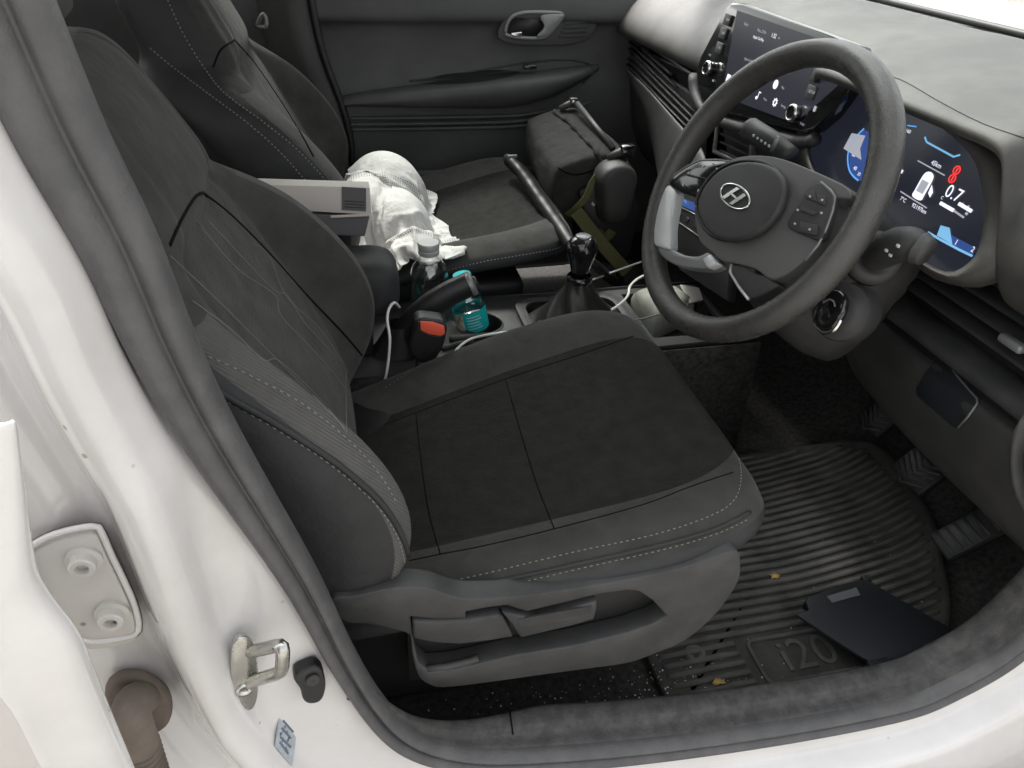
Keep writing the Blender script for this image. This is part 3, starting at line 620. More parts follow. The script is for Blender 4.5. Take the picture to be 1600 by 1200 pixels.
for (x, y), tx in (((1212, 132), 'Map'), ((1184, 150), 'Music'), ((1211, 160), 'Settings')):
    pc = D1.px(x, y)
    if tx == 'Settings':
        bm = lathe([(.0045, 0), (.0045, .0004), (.0028, .0004), (.0028, 0)], pc, DP.n, 16, False)
        for k in range(8):
            q = 2 * math.pi * k / 8; box(pc + DP.r * .0052 * math.cos(q) + DP.u * .0052 * math.sin(q), (.0018, .0018, .0005), 0, DP.rot(), bm=bm)
    elif tx == 'Map': bm = prism([pc + DP.r * (.006 * math.cos(q)) + DP.u * (.0065 * math.sin(q)) for q in np.linspace(0, 2 * math.pi, 18, endpoint=False)], DP.n, .0004)
    else:
        bm = prism([pc + DP.r * (-.002 + .0028 * math.cos(q)) + DP.u * (-.003 + .0024 * math.sin(q)) for q in np.linspace(0, 2 * math.pi, 12, endpoint=False)], DP.n, .0004); box(pc + DP.r * .0006 + DP.u * .002, (.001, .010, .0005), 0, DP.rot(), bm=bm); box(pc + DP.r * .003 + DP.u * .006, (.005, .0014, .0005), 0, DP.rot(), bm=bm)
    obj('app_icon', bm, M['ewhite'], disp, smooth=False)
    text('caption', tx, D1.px(x + 9, y + 4), D1, .0045, M['edim'], disp, align='LEFT')
obj('app_icon', box(D1.px(1138, 122), (.011, .011, .0006), .0, DP.rot()), M['ewhite'], disp, smooth=False)
for (x, y), tx in (((1137, 31), 'MAP'), ((1130, 52), 'NAV'), ((1124, 75), 'FAV'), ((1277, 118), 'MEDIA'), ((1268, 144), 'SETUP')):
    b_ = obj('button', box(DP.px(x, y, .0012), (.022, .017, .004), .0012, DP.rot()), M['plastic'], disp, angle=40)
    text('caption', tx, DP.px(x, y, .0036), DP, .0055, M['edim'], b_)
for x, y in ((1112, 108), (1246, 178)):
    pc = DP.px(x, y)
    k_ = obj('knob', lathe([(.0115, 0), (.0115, .010), (.0105, .012), (.0085, .0125), (.0080, .0115), (0, .0115)], pc, DP.n, 32), M['gloss'], disp, angle=40)
    obj('knob_ring', lathe([(.0118, .006), (.0122, .0075), (.0122, .0105), (.0108, .0125), (.0088, .0128), (.0088, .0118)], pc, DP.n, 32, False), M['chrome'], k_)
text('caption', 'VOL', D1.px(1109, 86), D1, .0048, M['edim'], disp); text('caption', 'TUNE', D1.px(1253, 194), D1, .0042, M['edim'], disp)
text('caption', 'I/0', D1.px(1114, 126), D1, .0048, M['ewhite'], disp); obj('app_icon', box(D1.px(1273, 170), (.005, .007, .0005), 0, DP.rot()), M['edim'], disp, smooth=False)
# satin frame that cradles the display and joins the hood
obj('display_cradle', tube(cr([DP.px(a, b, -.012) for a, b in ((1084, 118), (1086, 145), (1100, 172), (1130, 190), (1190, 206), (1250, 222), (1275, 216))], 30), .010, 10), M['greyplastic'], dash)
# ---- instrument cluster
b_ = math.radians(14)
CP = Plane((.676, .80, .92), (0, -1, 0), (math.sin(b_), 0, math.cos(b_)))
cl = [(1296, 134), (1332, 122), (1380, 142), (1416, 170), (1460, 192), (1500, 224), (1520, 248), (1532, 282), (1536, 330), (1532, 372), (1522, 402), (1492, 424), (1465, 420), (1430, 398), (1380, 350), (1320, 304), (1282, 276), (1270, 254), (1266, 224), (1276, 180)]
clo = cr([(a, b) for a, b in cl], 64, True)
glass_ = obj('instrument_cluster', prism([CP.px(a, b) for a, b in clo], -CP.n, .006), M['cscreen'], dash, smooth=False)
# hood tunnel: from the glass edge out to the rim
cen = (1400, 270)
def grow(p, k):
    ex = max(0, min(1, (p[0] - 1455) / 60)) * max(0, k - 1.05) * 420
    return (cen[0] + (p[0] - cen[0]) * k + ex, cen[1] + (p[1] - cen[1]) * k)
tun = [[CP.px(*grow(p, k), h) for p in clo] for k, h in ((1.0, -.002), (1.0, .006), (1.015, .014), (1.03, .020), (1.055, .022), (1.09, .018), (1.13, .006), (1.16, -.02))]
hoodm = obj('cluster_hood', loft(tun, True, False, None), M['dash'], dash)
C1 = CP.up(.0012)
for tx, x, y, s, m in (('0.7', 1490, 303, .020, 'ewhite'), ('km/l', 1508, 322, .0060, 'ewhite'), ('45km', 1463, 257, .0075, 'ewhite'), ('7°C', 1411, 312, .0065, 'ewhite'), ('92197km', 1436, 326, .0068, 'ewhite'), ('0', 1469, 361, .0085, 'ewhite'), ('1', 1494, 379, .0085, 'ewhite'), ('2', 1520, 390, .0085, 'ewhite'), ('160', 1419, 205, .006, 'ewhite'), ('C', 1472, 309, .005, 'ewhite'), ('H', 1510, 334, .005, 'ewhite'), ('60', 1334, 242, .007, 'ewhite'), ('40', 1336, 263, .007, 'ewhite'), ('20', 1342, 272, .006, 'ewhite')):
    text('readout', tx, C1.px(x, y), C1, s, M[m], glass_)
def bar(name, pts, r, m): obj(name, tube([C1.px(a, b) for a, b in pts], r, 6, flat=.3, nrm=CP.n), M[m], glass_)
bar('divider', [(1434, 251), (1476, 274)], .0008, 'edim'); bar('divider', [(1407, 299), (1448, 325)], .0008, 'edim')
bar('gauge_line', [(1445, 214), (1448, 222), (1490, 245), (1500, 242)], .0012, 'eblue2'); bar('gauge_line', [(1418, 196), (1432, 198)], .0008, 'eblue')
bar('gauge_line', [(1450, 363), (1470, 375), (1500, 391), (1519, 400)], .0014, 'eblue2')
bar('gauge_arc', cr([(1350, 201), (1334, 218), (1325, 240), (1326, 262), (1332, 274), (1341, 282)], 20), .0012, 'eblue')
bar('scale_bar', [(1469, 317), (1490, 329)], .0022, 'ewhite'); bar('scale_bar', [(1490, 329), (1506, 340)], .0012, 'edim'); bar('scale_bar', [(1498, 318), (1518, 330)], .0022, 'ewhite')
obj('gauge_fill', prism([C1.px(a, b) for a, b in ((1470, 352), (1484, 356), (1488, 382), (1464, 368))], CP.n, .0003), M['eblue2'], glass_, smooth=False)
obj('gauge_fill', prism([C1.px(a, b) for a, b in ((1331, 208), (1352, 212), (1344, 232), (1346, 250), (1318, 232))], CP.n, .0003), M['edim'], glass_, smooth=False)
obj('gauge_glow', prism([C1.px(a, b, -.0008) for a, b in ((1350, 203), (1336, 218), (1327, 240), (1328, 262), (1334, 274), (1343, 282), (1370, 290), (1370, 210))], CP.n, .0003), M['edark'], glass_, smooth=False)
obj('gauge_glow', prism([C1.px(a, b, -.0008) for a, b in ((1488, 368), (1522, 386), (1520, 400), (1470, 375))], CP.n, .0003), M['edark'], glass_, smooth=False)
for x, y in ((1495, 266), (1488, 279)):
    pc = C1.px(x, y); obj('warning_light', lathe([(.0052, 0), (.0052, .0004), (.0036, .0004), (.0036, 0)], pc, CP.n, 16, False), M['ered'], glass_); obj('warning_light', box(pc, (.002, .0055, .0004), 0, CP.rot()), M['ered'], glass_, smooth=False)
pc = C1.px(1443, 290)
car_ = prism([pc + CP.r * (a * .0085) + CP.u * (b * .0155) for a, b in cr([(-.9, -1), (.9, -1), (1, -.5), (1, .5), (.75, .9), (0, 1.05), (-.75, .9), (-1, .5), (-1, -.5)], 30, True)], CP.n, .0003)
ci = obj('car_symbol', car_, M['ewhite'], glass_, smooth=False)
obj('car_symbol_window', prism([pc + CP.n * .0005 + CP.r * (a * .0085) + CP.u * (b * .0155) for a, b in ((-.7, -.55), (.7, -.55), (.7, .35), (-.7, .35))], CP.n, .0002), M['edim'], ci, smooth=False)
obj('car_symbol_door', prism([pc + CP.r * (.011 + a * .007) + CP.u * (b * .008) for a, b in ((0, .6), (1, -.2), (1, -1), (.2, -.6))], CP.n, .0003), M['ewhite'], ci, smooth=False)
for x, y in ((1407, 262), (1409, 268)): obj('indicator_dot', box(C1.px(x, y), (.003, .004, .0004), 0, CP.rot()), M['ewhite'], glass_, smooth=False)
# ---- near side: vent with slats, padded ledge, knee panel
XN = .70
def ystrip(name, pts_z, y0, y1, m, sub=1, bow=0.0, n=8, solid=.003):
    """profile in x-z run along y"""
    return obj(name, loft([[V((x + bow * ((y - .7) / .3) ** 2, y, z)) for x, z in pts_z] for y in np.linspace(y0, y1, n)], False, False), m, dash, sub=sub, solid=solid)
ystrip('vent_back', [(.73, .87), (.735, .82), (.735, .76), (.72, .745)], .42, .86, M['black'])
for k in range(4):
    z = .842 - k * .0215; x = .694 + k * .001
    obj('vent_slat', loft([[V((x + (.03 if yy > .80 else 0), yy, z)), V((x + .004, yy, z + .0028)), V((x + .028, yy, z + .004)), V((x + .028, yy, z - .002)), V((x + .004, yy, z - .0028))] for yy in (.42, .55, .68, .80)], True, True), M['dashlow'], dash, angle=40)
obj('vent_tab', box((.691, .565, .800), (.012, .032, .010), .003), M['satin'], dash)
ystrip('padded_ledge', [(.735, .752), (.71, .757), (.690, .752), (.682, .742), (.686, .732), (.700, .728), (.72, .726)], .42, .84, M['greyplastic'], 2)
ystrip('knee_recess', [(.715, .73), (.722, .722), (.722, .712), (.712, .706)], .42, .86, M['black'])
knee = obj('knee_panel', loft([[V((x + .02 * max(0, (y - .72) / .15), y, z)) for y in (.40, .46, .52, .58, .64, .70, .78, .88)] for x, z in ((.73, .712), (.706, .708), (.700, .698), (.706, .66), (.722, .61), (.75, .56), (.79, .52), (.85, .50))], False, False), M['dashlow'], dash, sub=2, solid=.004)
KP = [on([knee], a, b, .0012) for a, b in ((1466, 562), (1476, 563), (1500, 590), (1530, 624), (1531, 631), (1518, 650), (1502, 668), (1494, 668), (1462, 640), (1436, 618), (1436, 606), (1452, 580))]
if all(KP):
    cvn = (KP[3] - KP[0]).cross(KP[7] - KP[0]).normalized()
    if cvn.x > 0: cvn = -cvn
    cv = obj('fuse_cover', prism(KP, cvn, .003, .001), M['loose'], knee, angle=40)
    obj('cover_edge', tube([p + cvn * .003 for p in KP[1:7]], .0014, 6), M['satin'], cv)
    CV = Plane(KP[3] + cvn * .0036, KP[3] - KP[0], (KP[0] - KP[9]))
    if CV.n.dot(cvn) < 0: CV = Plane(KP[3] + cvn * .0036, KP[3] - KP[0], (KP[9] - KP[0]))
    for x, y in ((1507, 622), (1492, 637)):
        pc = atp(x, y, KP[3] + cvn * .0036, cvn)
        bm = lathe([(.0042, 0), (.0042, .0003), (.0028, .0003), (.0028, 0)], pc, cvn, 12, False); box(pc + CV.u * .004, (.005, .0018, .0004), 0, CV.rot(), bm=bm); box(pc - CV.r * .006, (.002, .002, .0004), 0, CV.rot(), bm=bm)
        obj('cover_icon', bm, M['icon'], cv, smooth=False)
# end cap of the dashboard by the door hinge
ec = [[at(a, b, y=yy) for a, b, yy in row] for row in (
    [(1640, 600, .50), (1600, 640, .49), (1580, 670, .485), (1572, 710, .482), (1576, 760, .48), (1592, 800, .478), (1620, 830, .475)],
    [(1640, 612, .486), (1606, 650, .478), (1588, 678, .474), (1581, 712, .472), (1585, 758, .47), (1598, 792, .468), (1624, 818, .466)],
    [(1650, 640, .49), (1625, 670, .484), (1606, 695, .482), (1600, 720, .48), (1604, 752, .478), (1614, 778, .476), (1634, 800, .474)])]
obj('end_cap', loft(ec, False, False), M['greyplastic'], dash, sub=1, solid=.004)
# ---- centre vents and climate panel, seen past the wheel
cvx = .664
obj('vent_back', prism([at(a, b, x=cvx + .02) for a, b in ((1128, 192), (1262, 224), (1262, 290), (1140, 262))], (1, 0, 0), .01), M['black'], dash, smooth=False)
for k in range(5):
    p, q = at(1126, 196 + k * 13, x=cvx), at(1172, 218 + k * 13, x=cvx)
    obj('vent_slat', tube([p, q], .003, 6, flat=.6, nrm=(0, 0, 1)), M['dashlow'], dash)
obj('vent_frame', tube([at(a, b, x=cvx - .004) for a, b in ((1122, 190), (1176, 208), (1170, 262), (1116, 236), (1122, 190))], .004, 8), M['satin'], dash)
obj('vent_frame', tube([at(a, b, x=cvx - .004) for a, b in ((1180, 206), (1256, 232), (1254, 290), (1176, 264), (1180, 206))], .004, 8), M['greyplastic'], dash)
clx = .632
KPl = Plane(at(1085, 330, x=clx), (0, -1, 0), (math.sin(.35), 0, math.cos(.35)))
clp = obj('climate_panel', prism([KPl.px(a, b) for a, b in ((1046, 296), (1110, 312), (1140, 380), (1135, 470), (1060, 420), (1040, 350))], -KPl.n, .02, .003), M['black'], dash, angle=40)
dsp = obj('climate_display', prism([KPl.px(a, b, .001) for a, b in ((1064, 309), (1100, 322), (1098, 336), (1060, 319))], KPl.n, .0006), M['edark'], clp, smooth=False)
KQ = KPl.up(.0024)
text('readout', 'FULL', KQ.px(1071, 315), KQ, .006, M['eblue2'], dsp); text('readout', '22', KQ.px(1088, 325), KQ, .006, M['eblue2'], dsp)
obj('panel_edge', tube([KPl.px(1058, 321, .001), KPl.px(1099, 341, .001)], .0012, 6), M['satin'], clp); obj('panel_edge', tube([KPl.px(1050, 340, .001), KPl.px(1096, 372, .001)], .0012, 6), M['satin'], clp)
for x, y in ((1062, 335), (1074, 343), (1088, 352)): obj('button', box(KPl.px(x, y, .001), (.011, .008, .003), .001, KPl.rot()), M['plastic'], clp, angle=40)

# ================================================================== STEERING
WC = V((.478, .782, .896)); wa, wy = math.radians(26.9), math.radians(-5.1)
wn_ = V((-math.cos(wa) * math.cos(wy), math.sin(wy) * math.cos(wa), math.sin(wa)))
wr = wn_.cross(V((0, 0, 1))).normalized() * -1
if wr.y > 0: wr = -wr
WP = Plane(WC, wr, wn_.cross(wr) if wn_.cross(wr).z > 0 else -wn_.cross(wr))
if WP.n.dot(wn_) < 0: WP = Plane(WC, wr, -WP.u)
assert WP.n.dot(wn_) > .99
sw_ = thing('steering_wheel', 'worn black leather steering wheel with round airbag pad and silver spoke trim', 'steering wheel', WC)
def wp(pts, h=0): return [WP.px(a, b, h) for a, b in pts]
def w4(pts, h=0): return [WP.px(1000 + a / 4.444, 220 + b / 4.444, h) for a, b in pts]
rings = []
for k in range(72):
    q = 2 * math.pi * k / 72; e = WP.r * math.cos(q) + WP.u * math.sin(q)
    thick = 1 + .10 * max(0, math.cos(2 * (q - math.radians(60)))) * (math.sin(q) > -.3)
    rings.append([WC + e * .166 + e * (math.cos(f) * .0148 * thick) + WP.n * (math.sin(f) * .0175 * thick) for f in [2 * math.pi * j / 16 for j in range(16)]])
rings.append(rings[0]); bm = loft(rings, True, False); bmesh.ops.remove_doubles(bm, verts=bm.verts, dist=1e-5)
rim = obj('rim', bm, M['leather'], sw_)
obj('rim_seam', tube([WC + (WP.r * math.cos(q) + WP.u * math.sin(q)) * .1535 + WP.n * -.006 for q in np.linspace(0, 2 * math.pi, 90)], .0008, 5), M['seam'], rim)
def slab(name, pts, h, th, m, parent=sw_, bw=.003, n=None, seg=3):
    P = cr(pts, n, True) if n else pts
    return obj(name, prism(w4(P, h + th), -WP.n, th, bw, seg), m, parent, angle=45)
# hub body and spokes
slab('hub', [(400, 380), (440, 300), (540, 195), (640, 125), (760, 100), (900, 105), (1020, 135), (1150, 185), (1290, 245), (1420, 310), (1470, 365), (1455, 400), (1350, 400), (1340, 470), (1290, 610), (1230, 720), (1120, 840), (1000, 930), (900, 960), (800, 890), (660, 850), (560, 830), (480, 760), (410, 690), (380, 560), (382, 460)], -.014, .026, M['hubgrey'], n=80, bw=.006)
slab('airbag_cover', [(390, 450), (430, 330), (520, 220), (640, 155), (770, 138), (890, 165), (970, 230), (996, 310), (980, 420), (920, 530), (830, 620), (720, 675), (610, 690), (500, 655), (425, 570)], .016, .012, M['plastic'], n=72, bw=.005)
air = sw_.children[-1]
obj('airbag_seam', tube(w4(cr([(390, 450), (430, 330), (520, 220), (640, 155), (770, 138), (890, 165), (970, 230), (996, 310), (980, 420), (920, 530), (830, 620), (720, 675), (610, 690), (500, 655), (425, 570)], 72, True) + [(390, 450)], .0150), .0022, 6), M['black'], air)
# emblem: oval ring with a slanted letter form
EP = WP.up(.0292); ec_ = EP.px(1000 + 658 / 4.444, 220 + 386 / 4.444)
ew, eh = .0285, .0118
ea = math.radians(0)
def ell(t, k=1): return ec_ + EP.r * (ew * k * math.cos(t)) + EP.u * (eh * k * math.sin(t))
emb = obj('emblem', tube([ell(t) for t in np.linspace(0, 2 * math.pi, 49)], .0013, 6), M['chrome'], air)
for P in ([(-.62, -.62), (-.42, -.72), (-.05, .55), (.05, .83), (-.18, .80)], [(.62, .62), (.42, .72), (.05, -.55), (-.05, -.83), (.18, -.80)], [(-.55, -.1), (-.1, .12), (.3, .0), (.55, .12), (.1, -.14), (-.3, -.02)]):
    obj('emblem_stroke', prism([ec_ + EP.r * (a * ew) + EP.u * (b * eh) for a, b in P], EP.n, .0012), M['chrome'], emb, smooth=False)
# left and right switch pads
lp_ = slab('switch_pad', [(200, 300), (240, 240), (330, 180), (420, 140), (520, 136), (620, 146), (560, 195), (480, 270), (440, 340), (420, 395), (330, 380), (250, 345)], .004, .010, M['gloss'], n=48, bw=.003)
obj('pad_edge', tube(w4([(195, 300), (240, 235), (330, 175), (420, 135), (520, 131), (625, 143)], .012), .0012, 6), M['satin'], lp_)
for a, b in ((440, 175), (505, 160), (535, 195), (335, 225), (300, 305), (405, 345), (470, 270)): obj('switch_icon', box(w4([(a, b)], .0147)[0], (.0035, .0022, .0006), 0, WP.rot() @ Matrix.Rotation(.7 * (a % 3 - 1), 3, 'Z')), M['icon'], lp_, smooth=False)
obj('switch_rocker', tube(w4([(330, 235), (470, 270)], .0142), .0016, 6), M['black'], lp_)
rp_ = slab('switch_pad', [(1165, 330), (1250, 290), (1320, 350), (1345, 395), (1330, 480), (1290, 600), (1245, 685), (1130, 650), (1040, 610), (1020, 570), (1060, 500), (1110, 430)], .008, .010, M['plastic'], n=48, bw=.003)
obj('pad_edge', tube(w4([(1255, 285), (1325, 345), (1355, 390), (1340, 485), (1295, 610), (1240, 720), (1150, 830)], .016), .0014, 6), M['satin'], rp_)
for P in ([(1150, 365), (1215, 350), (1245, 430), (1160, 405)], [(1235, 375), (1300, 390), (1290, 455), (1240, 435)], [(1130, 460), (1240, 500), (1210, 525), (1120, 490)], [(1120, 565), (1245, 590), (1235, 665), (1110, 635)]):
    obj('button', prism(w4(P, .0175), WP.n, .0025, .0008), M['dashlow'], rp_, angle=40)
for a, b in ((1180, 385), (1265, 410), (1095, 480), (1260, 500), (1075, 575), (1178, 615)): obj('switch_icon', box(w4([(a, b)], .0212)[0], (.0026, .0020, .0006), 0, WP.rot()), M['icon'], rp_, smooth=False)
# silver trim on the left spoke and the lower spokes
slab('silver_trim', [(195, 305), (250, 350), (240, 400), (220, 500), (205, 600), (205, 715), (190, 750), (130, 735), (95, 710), (98, 600), (120, 480), (155, 370)], -.004, .016, M['silver'], n=48, bw=.005)
slab('spoke', [(120, 735), (205, 745), (300, 790), (400, 800), (470, 770), (490, 785), (540, 850), (470, 885), (330, 880), (220, 850), (140, 790)], -.010, .018, M['satin'], n=40, bw=.005)
slab('silver_trim', [(430, 815), (490, 782), (540, 850), (475, 885), (455, 870)], -.0, .011, M['silver'], bw=.002)
slab('lower_spoke', [(630, 860), (720, 845), (800, 880), (795, 915), (900, 940), (960, 1000), (860, 1060), (760, 1100), (690, 1010), (630, 920)], -.012, .020, M['dashlow'], bw=.003)
obj('spoke_edge', tube(w4([(640, 850), (628, 910), (690, 1015), (755, 1100)], .004), .0022, 6), M['silver'], sw_)
obj('spoke_edge', tube(w4([(640, 850), (720, 860), (795, 905)], .009), .0012, 6), M['black'], sw_)
# --- column with stalks and ignition
colm = thing('steering_column', 'black steering column shroud with two stalks and ignition lock behind the wheel', 'steering column', WC - WP.n * .15 + V((0, 0, -.06)))
ax = -WP.n
rings = []
for d, w, hu, hd in ((.045, .048, .045, .06), (.055, .060, .052, .085), (.09, .066, .055, .11), (.14, .070, .055, .135), (.20, .075, .05, .15), (.26, .08, .045, .15)):
    c = WC + ax * d
    rings.append([c + WP.r * (w * math.copysign(abs(math.cos(q)) ** .55, math.cos(q))) + WP.u * ((hu if math.sin(q) > 0 else hd) * math.copysign(abs(math.sin(q)) ** .6, math.sin(q))) for q in [2 * math.pi * k / 28 for k in range(28)]])
shr = obj('shroud', loft(rings, True, True), M['dashlow'], colm, sub=1)
# lighting stalk (near side)
p0 = atp(1368, 402, WC + ax * .085, WP.n); p1 = atp(1385, 388, WC + ax * .07, WP.n)
s1 = at(1368, 402, x=.56); s2 = at(1400, 384, x=.545); s3 = at(1425, 382, x=.54); s4 = at(1446, 393, x=.545)
st1 = obj('stalk', tube(cr([s1, s2, s3, s4], 16), lambda t: .014 + .004 * math.sin(t * 3) - .004 * (t > .9), 14), M['plastic'], colm)
obj('stalk_collar', lathe([(.030, -.01), (.030, .0), (.026, .006), (.020, .008), (.016, .004)], at(1366, 402, x=.566), (s2 - s1), 28), M['dashlow'], st1)
obj('stalk_cap', tube(cr([s3 + (s4 - s3) * .5, s4, s4 + (s4 - s3) * .15], 6), lambda t: .0165 - .003 * t, 14), M['greyplastic'], st1)
for x, y in ((1386, 391), (1404, 384), (1392, 398)): 
    q = on([st1], x, y, .0006)
    if q: obj('stalk_icon', box(q, (.002, .004, .003), .0005), M['icon'], st1)
# wiper stalk (far side)
u1 = at(1236, 246, x=.56); u2 = at(1205, 222, x=.548); u3 = at(1172, 203, x=.542)
st2 = obj('stalk', tube(cr([u1, (u1 + u2) / 2, u2, u3], 14), lambda t: .013 + .003 * t, 12), M['plastic'], colm)
obj('stalk_band', tube([at(1206, 236, x=.53), at(1216, 214, x=.53)], .003, 6), M['satin'], st2)
for k in range(5):
    q = on([st2], 1178 + k * 6, 212 + k * 4, .0006)
    if q: obj('stalk_icon', box(q, (.002, .003, .003), .0004), M['icon'], st2)
# ignition: round lock with the dark key head and a chrome edge
ic = at(1312, 486, x=.535); iax = (WP.n + V((0, -.35, -.1))).normalized()
ig = obj('ignition_lock', lathe([(.034, -.03), (.034, -.004), (.032, .0), (.024, .001), (.022, .004), (.019, .006), (0, .006)], ic, iax, 36), M['dashlow'], colm, angle=50)
IP = Plane(ic + iax * .012, V((0, -1, 0)), V((0, 0, 1)) - iax * iax.z)
ky = obj('key_head', prism([IP.at(a * .020, b * .022) for a, b in cr([(-.9, .3), (-.5, .9), (.3, 1), (.9, .5), (1, -.5), (.5, -1), (-.4, -1), (-.9, -.5)], 30, True)], IP.n, .010, .003), M['gloss'], ig, angle=45)
obj('key_rim', tube(cr([IP.at(a * .021, b * .024, .006) for a, b in ((.98, -.05), (.95, -.6), (.5, -1.0), (-.1, -1.02), (-.5, -.98))], 20), .0026, 8), M['chrome'], ky)
obj('key_slot', tube(cr([IP.at(a * .010, b * .010, .011) for a, b in ((-1, .2), (-.5, .9), (.3, 1), (.8, .7))], 12), .0009, 6), M['satin'], ky)

# ================================================================== CENTRE CONSOLE
con = thing('centre_console', 'dark grey centre console between the seats with cup holder and tray', 'console', (.2, 1.10, .33))
ZC = .552
def circ(c, r, n=28): return [V((c[0] + r * math.cos(2 * math.pi * k / n), c[1] + r * math.sin(2 * math.pi * k / n), c[2])) for k in range(n)]
CUP1 = at(752, 506, z=ZC); CUP2 = V((.125, 1.140, ZC))
GB = V((.392, 1.105, ZC))
outer = [V((x, y, ZC)) for x, y in ((-.20, 1.00), (.10, .992), (.30, .995), (.47, 1.005), (.66, 1.01), (.66, 1.215), (.47, 1.215), (.30, 1.222), (.1, 1.224), (-.20, 1.22))]
gb_hole = [GB + V((a, b, 0)) for a, b in rrect(.17, .150, .03)]
tray = [V((x, y, ZC)) for x, y in ((.505, 1.035), (.65, 1.03), (.65, 1.195), (.505, 1.195))]
ctop = obj('console_top', plate(outer, [circ(CUP1, .036), circ(CUP2, .036), gb_hole, tray], (0, 0, -1), .012, bw=.002), M['dashlow'], con, angle=40)
for c in (CUP1, CUP2):
    obj('cup_holder', lathe([(.0385, .001), (.0365, .003), (.0355, -.002), (.0345, -.06), (.030, -.064), (0, -.064)], c, (0, 0, 1), 32, False), M['black'], con)
obj('console_side', loft([[V((x, .988, z)), V((x, .985, z - .03)), V((x, .985, .33))] for x, z in ((-.2, ZC), (.2, ZC), (.5, ZC), (.68, ZC))], False, False), M['carpet'], con, solid=-.004)
obj('console_side', loft([[V((x, 1.226, z)), V((x, 1.228, z - .03)), V((x, 1.228, .33))] for x, z in ((-.2, ZC), (.2, ZC), (.5, ZC), (.68, ZC))], False, False), M['black'], con, solid=.004)
obj('tray_bowl', box((.578, 1.113, ZC - .05), (.15, .17, .012), .004), M['black'], con)
for yy in (1.030, 1.198): obj('tray_wall', box((.578, yy, ZC - .026), (.15, .006, .05), .001), M['black'], con)
obj('tray_edge', tube(cr([at(a, b, z=ZC + .006) for a, b in ((916, 441), (950, 428), (1005, 408))], 12), .0020, 6), M['silver'], con)
obj('tray_edge', tube(cr([at(a, b, z=ZC + .006) for a, b in ((975, 503), (1020, 494), (1092, 470))], 12), .0016, 6), M['satin'], con)
# console ridges near the handbrake
obj('console_rib', tube(cr([at(a, b, z=ZC + .006) for a, b in ((702, 530), (735, 527), (775, 524))], 10), .006, 8), M['greyplastic'], con)
obj('console_rib', tube(cr([at(a, b, z=ZC + .003) for a, b in ((690, 545), (715, 538), (740, 534))], 10), .005, 8), M['greyplastic'], con)
# armrest pad above the console
ar = thing('armrest', 'dark padded armrest with rounded front between the two seats', 'armrest', (-.05, 1.10, .60))
obj('armrest_pad', loft([[V((x, 1.075 + .056 * k * math.copysign(abs(math.cos(q)) ** .6, math.cos(q)), .672 + .048 * k2 * math.copysign(abs(math.sin(q)) ** .6, math.sin(q)))) for q in [2 * math.pi * j / 20 for j in range(20)]] for x, k, k2 in ((-.30, .9, .9), (-.28, 1, 1), (.0, 1, 1), (.05, 1, 1), (.072, .92, .9), (.083, .7, .65), (.086, .4, .35))], True, True), M['side'], ar, sub=1)
obj('armrest_post', box((-.06, 1.085, .60), (.20, .09, .09), .01), M['black'], ar)
# ---- gear lever
gl = thing('gear_lever', 'gear lever with glossy black knob and leather boot on the console', 'gear lever', GB)
obj('boot_frame', plate([GB + V((a, b, .002)) for a, b in rrect(.196, .176, .035)], [[GB + V((a, b, .002)) for a, b in rrect(.162, .142, .028)]], (0, 0, 1), .007, bw=.002), M['greyplastic'], gl, angle=40)
stitch_ = obj('stitching', stitch([GB + V((a, b, .010)) for a, b in rrect(.178, .158, .03)] , r=.0006), M['thread'], gl.children[0])
rings = []
for t in np.linspace(0, 1, 16):
    z = ZC - .004 + t * .085; kk = (1 - t) ** 1.35
    cx = GB.x + lerp(0, -.004, t)
    ring = []
    for q in range(40):
        a = 2 * math.pi * q / 40; fold = 1 + .10 * math.sin(a * 4 + .6 + 3 * t) * math.sin(math.pi * min(1, t * 1.2)) + .05 * math.sin(a * 7 + 8 * t)
        rx = lerp(.021, .082, kk) * fold; ry = lerp(.021, .072, kk) * fold; e = lerp(1, .55, kk)
        ring.append(V((cx + rx * math.copysign(abs(math.cos(a)) ** e, math.cos(a)), GB.y + ry * math.copysign(abs(math.sin(a)) ** e, math.sin(a)), z + .004 * math.sin(a * 5 + 9 * t) * kk)))
    rings.append(ring)
obj('boot', loft(rings, True, False), M['boot'], gl, sub=1)
obj('collar', lathe([(.020, 0), (.022, .004), (.022, .010), (.019, .013)], V((GB.x - .004, GB.y, ZC + .078)), (0, 0, 1), 24, False), M['gloss'], gl)
kc = V((GB.x - .004, GB.y, ZC + .088))
kn = obj('knob', loft([[kc + V((.003 * h + rx * math.cos(a), ry * math.sin(a), h)) for a in [2 * math.pi * q / 28 for q in range(28)]] for h, rx, ry in ((0, .015, .015), (.018, .017, .017), (.030, .021, .020), (.042, .025, .023), (.054, .026, .024), (.064, .023, .021), (.070, .016, .015), (.0725, .006, .006))], True, True), M['gloss'], gl, sub=1)
obj('knob_insert', lathe([(.012, 0), (.0135, .0015), (.011, .003), (0, .0035)], kc + V((.003 * .07, 0, .0700)), (0, 0, 1), 24), M['satin'], kn)
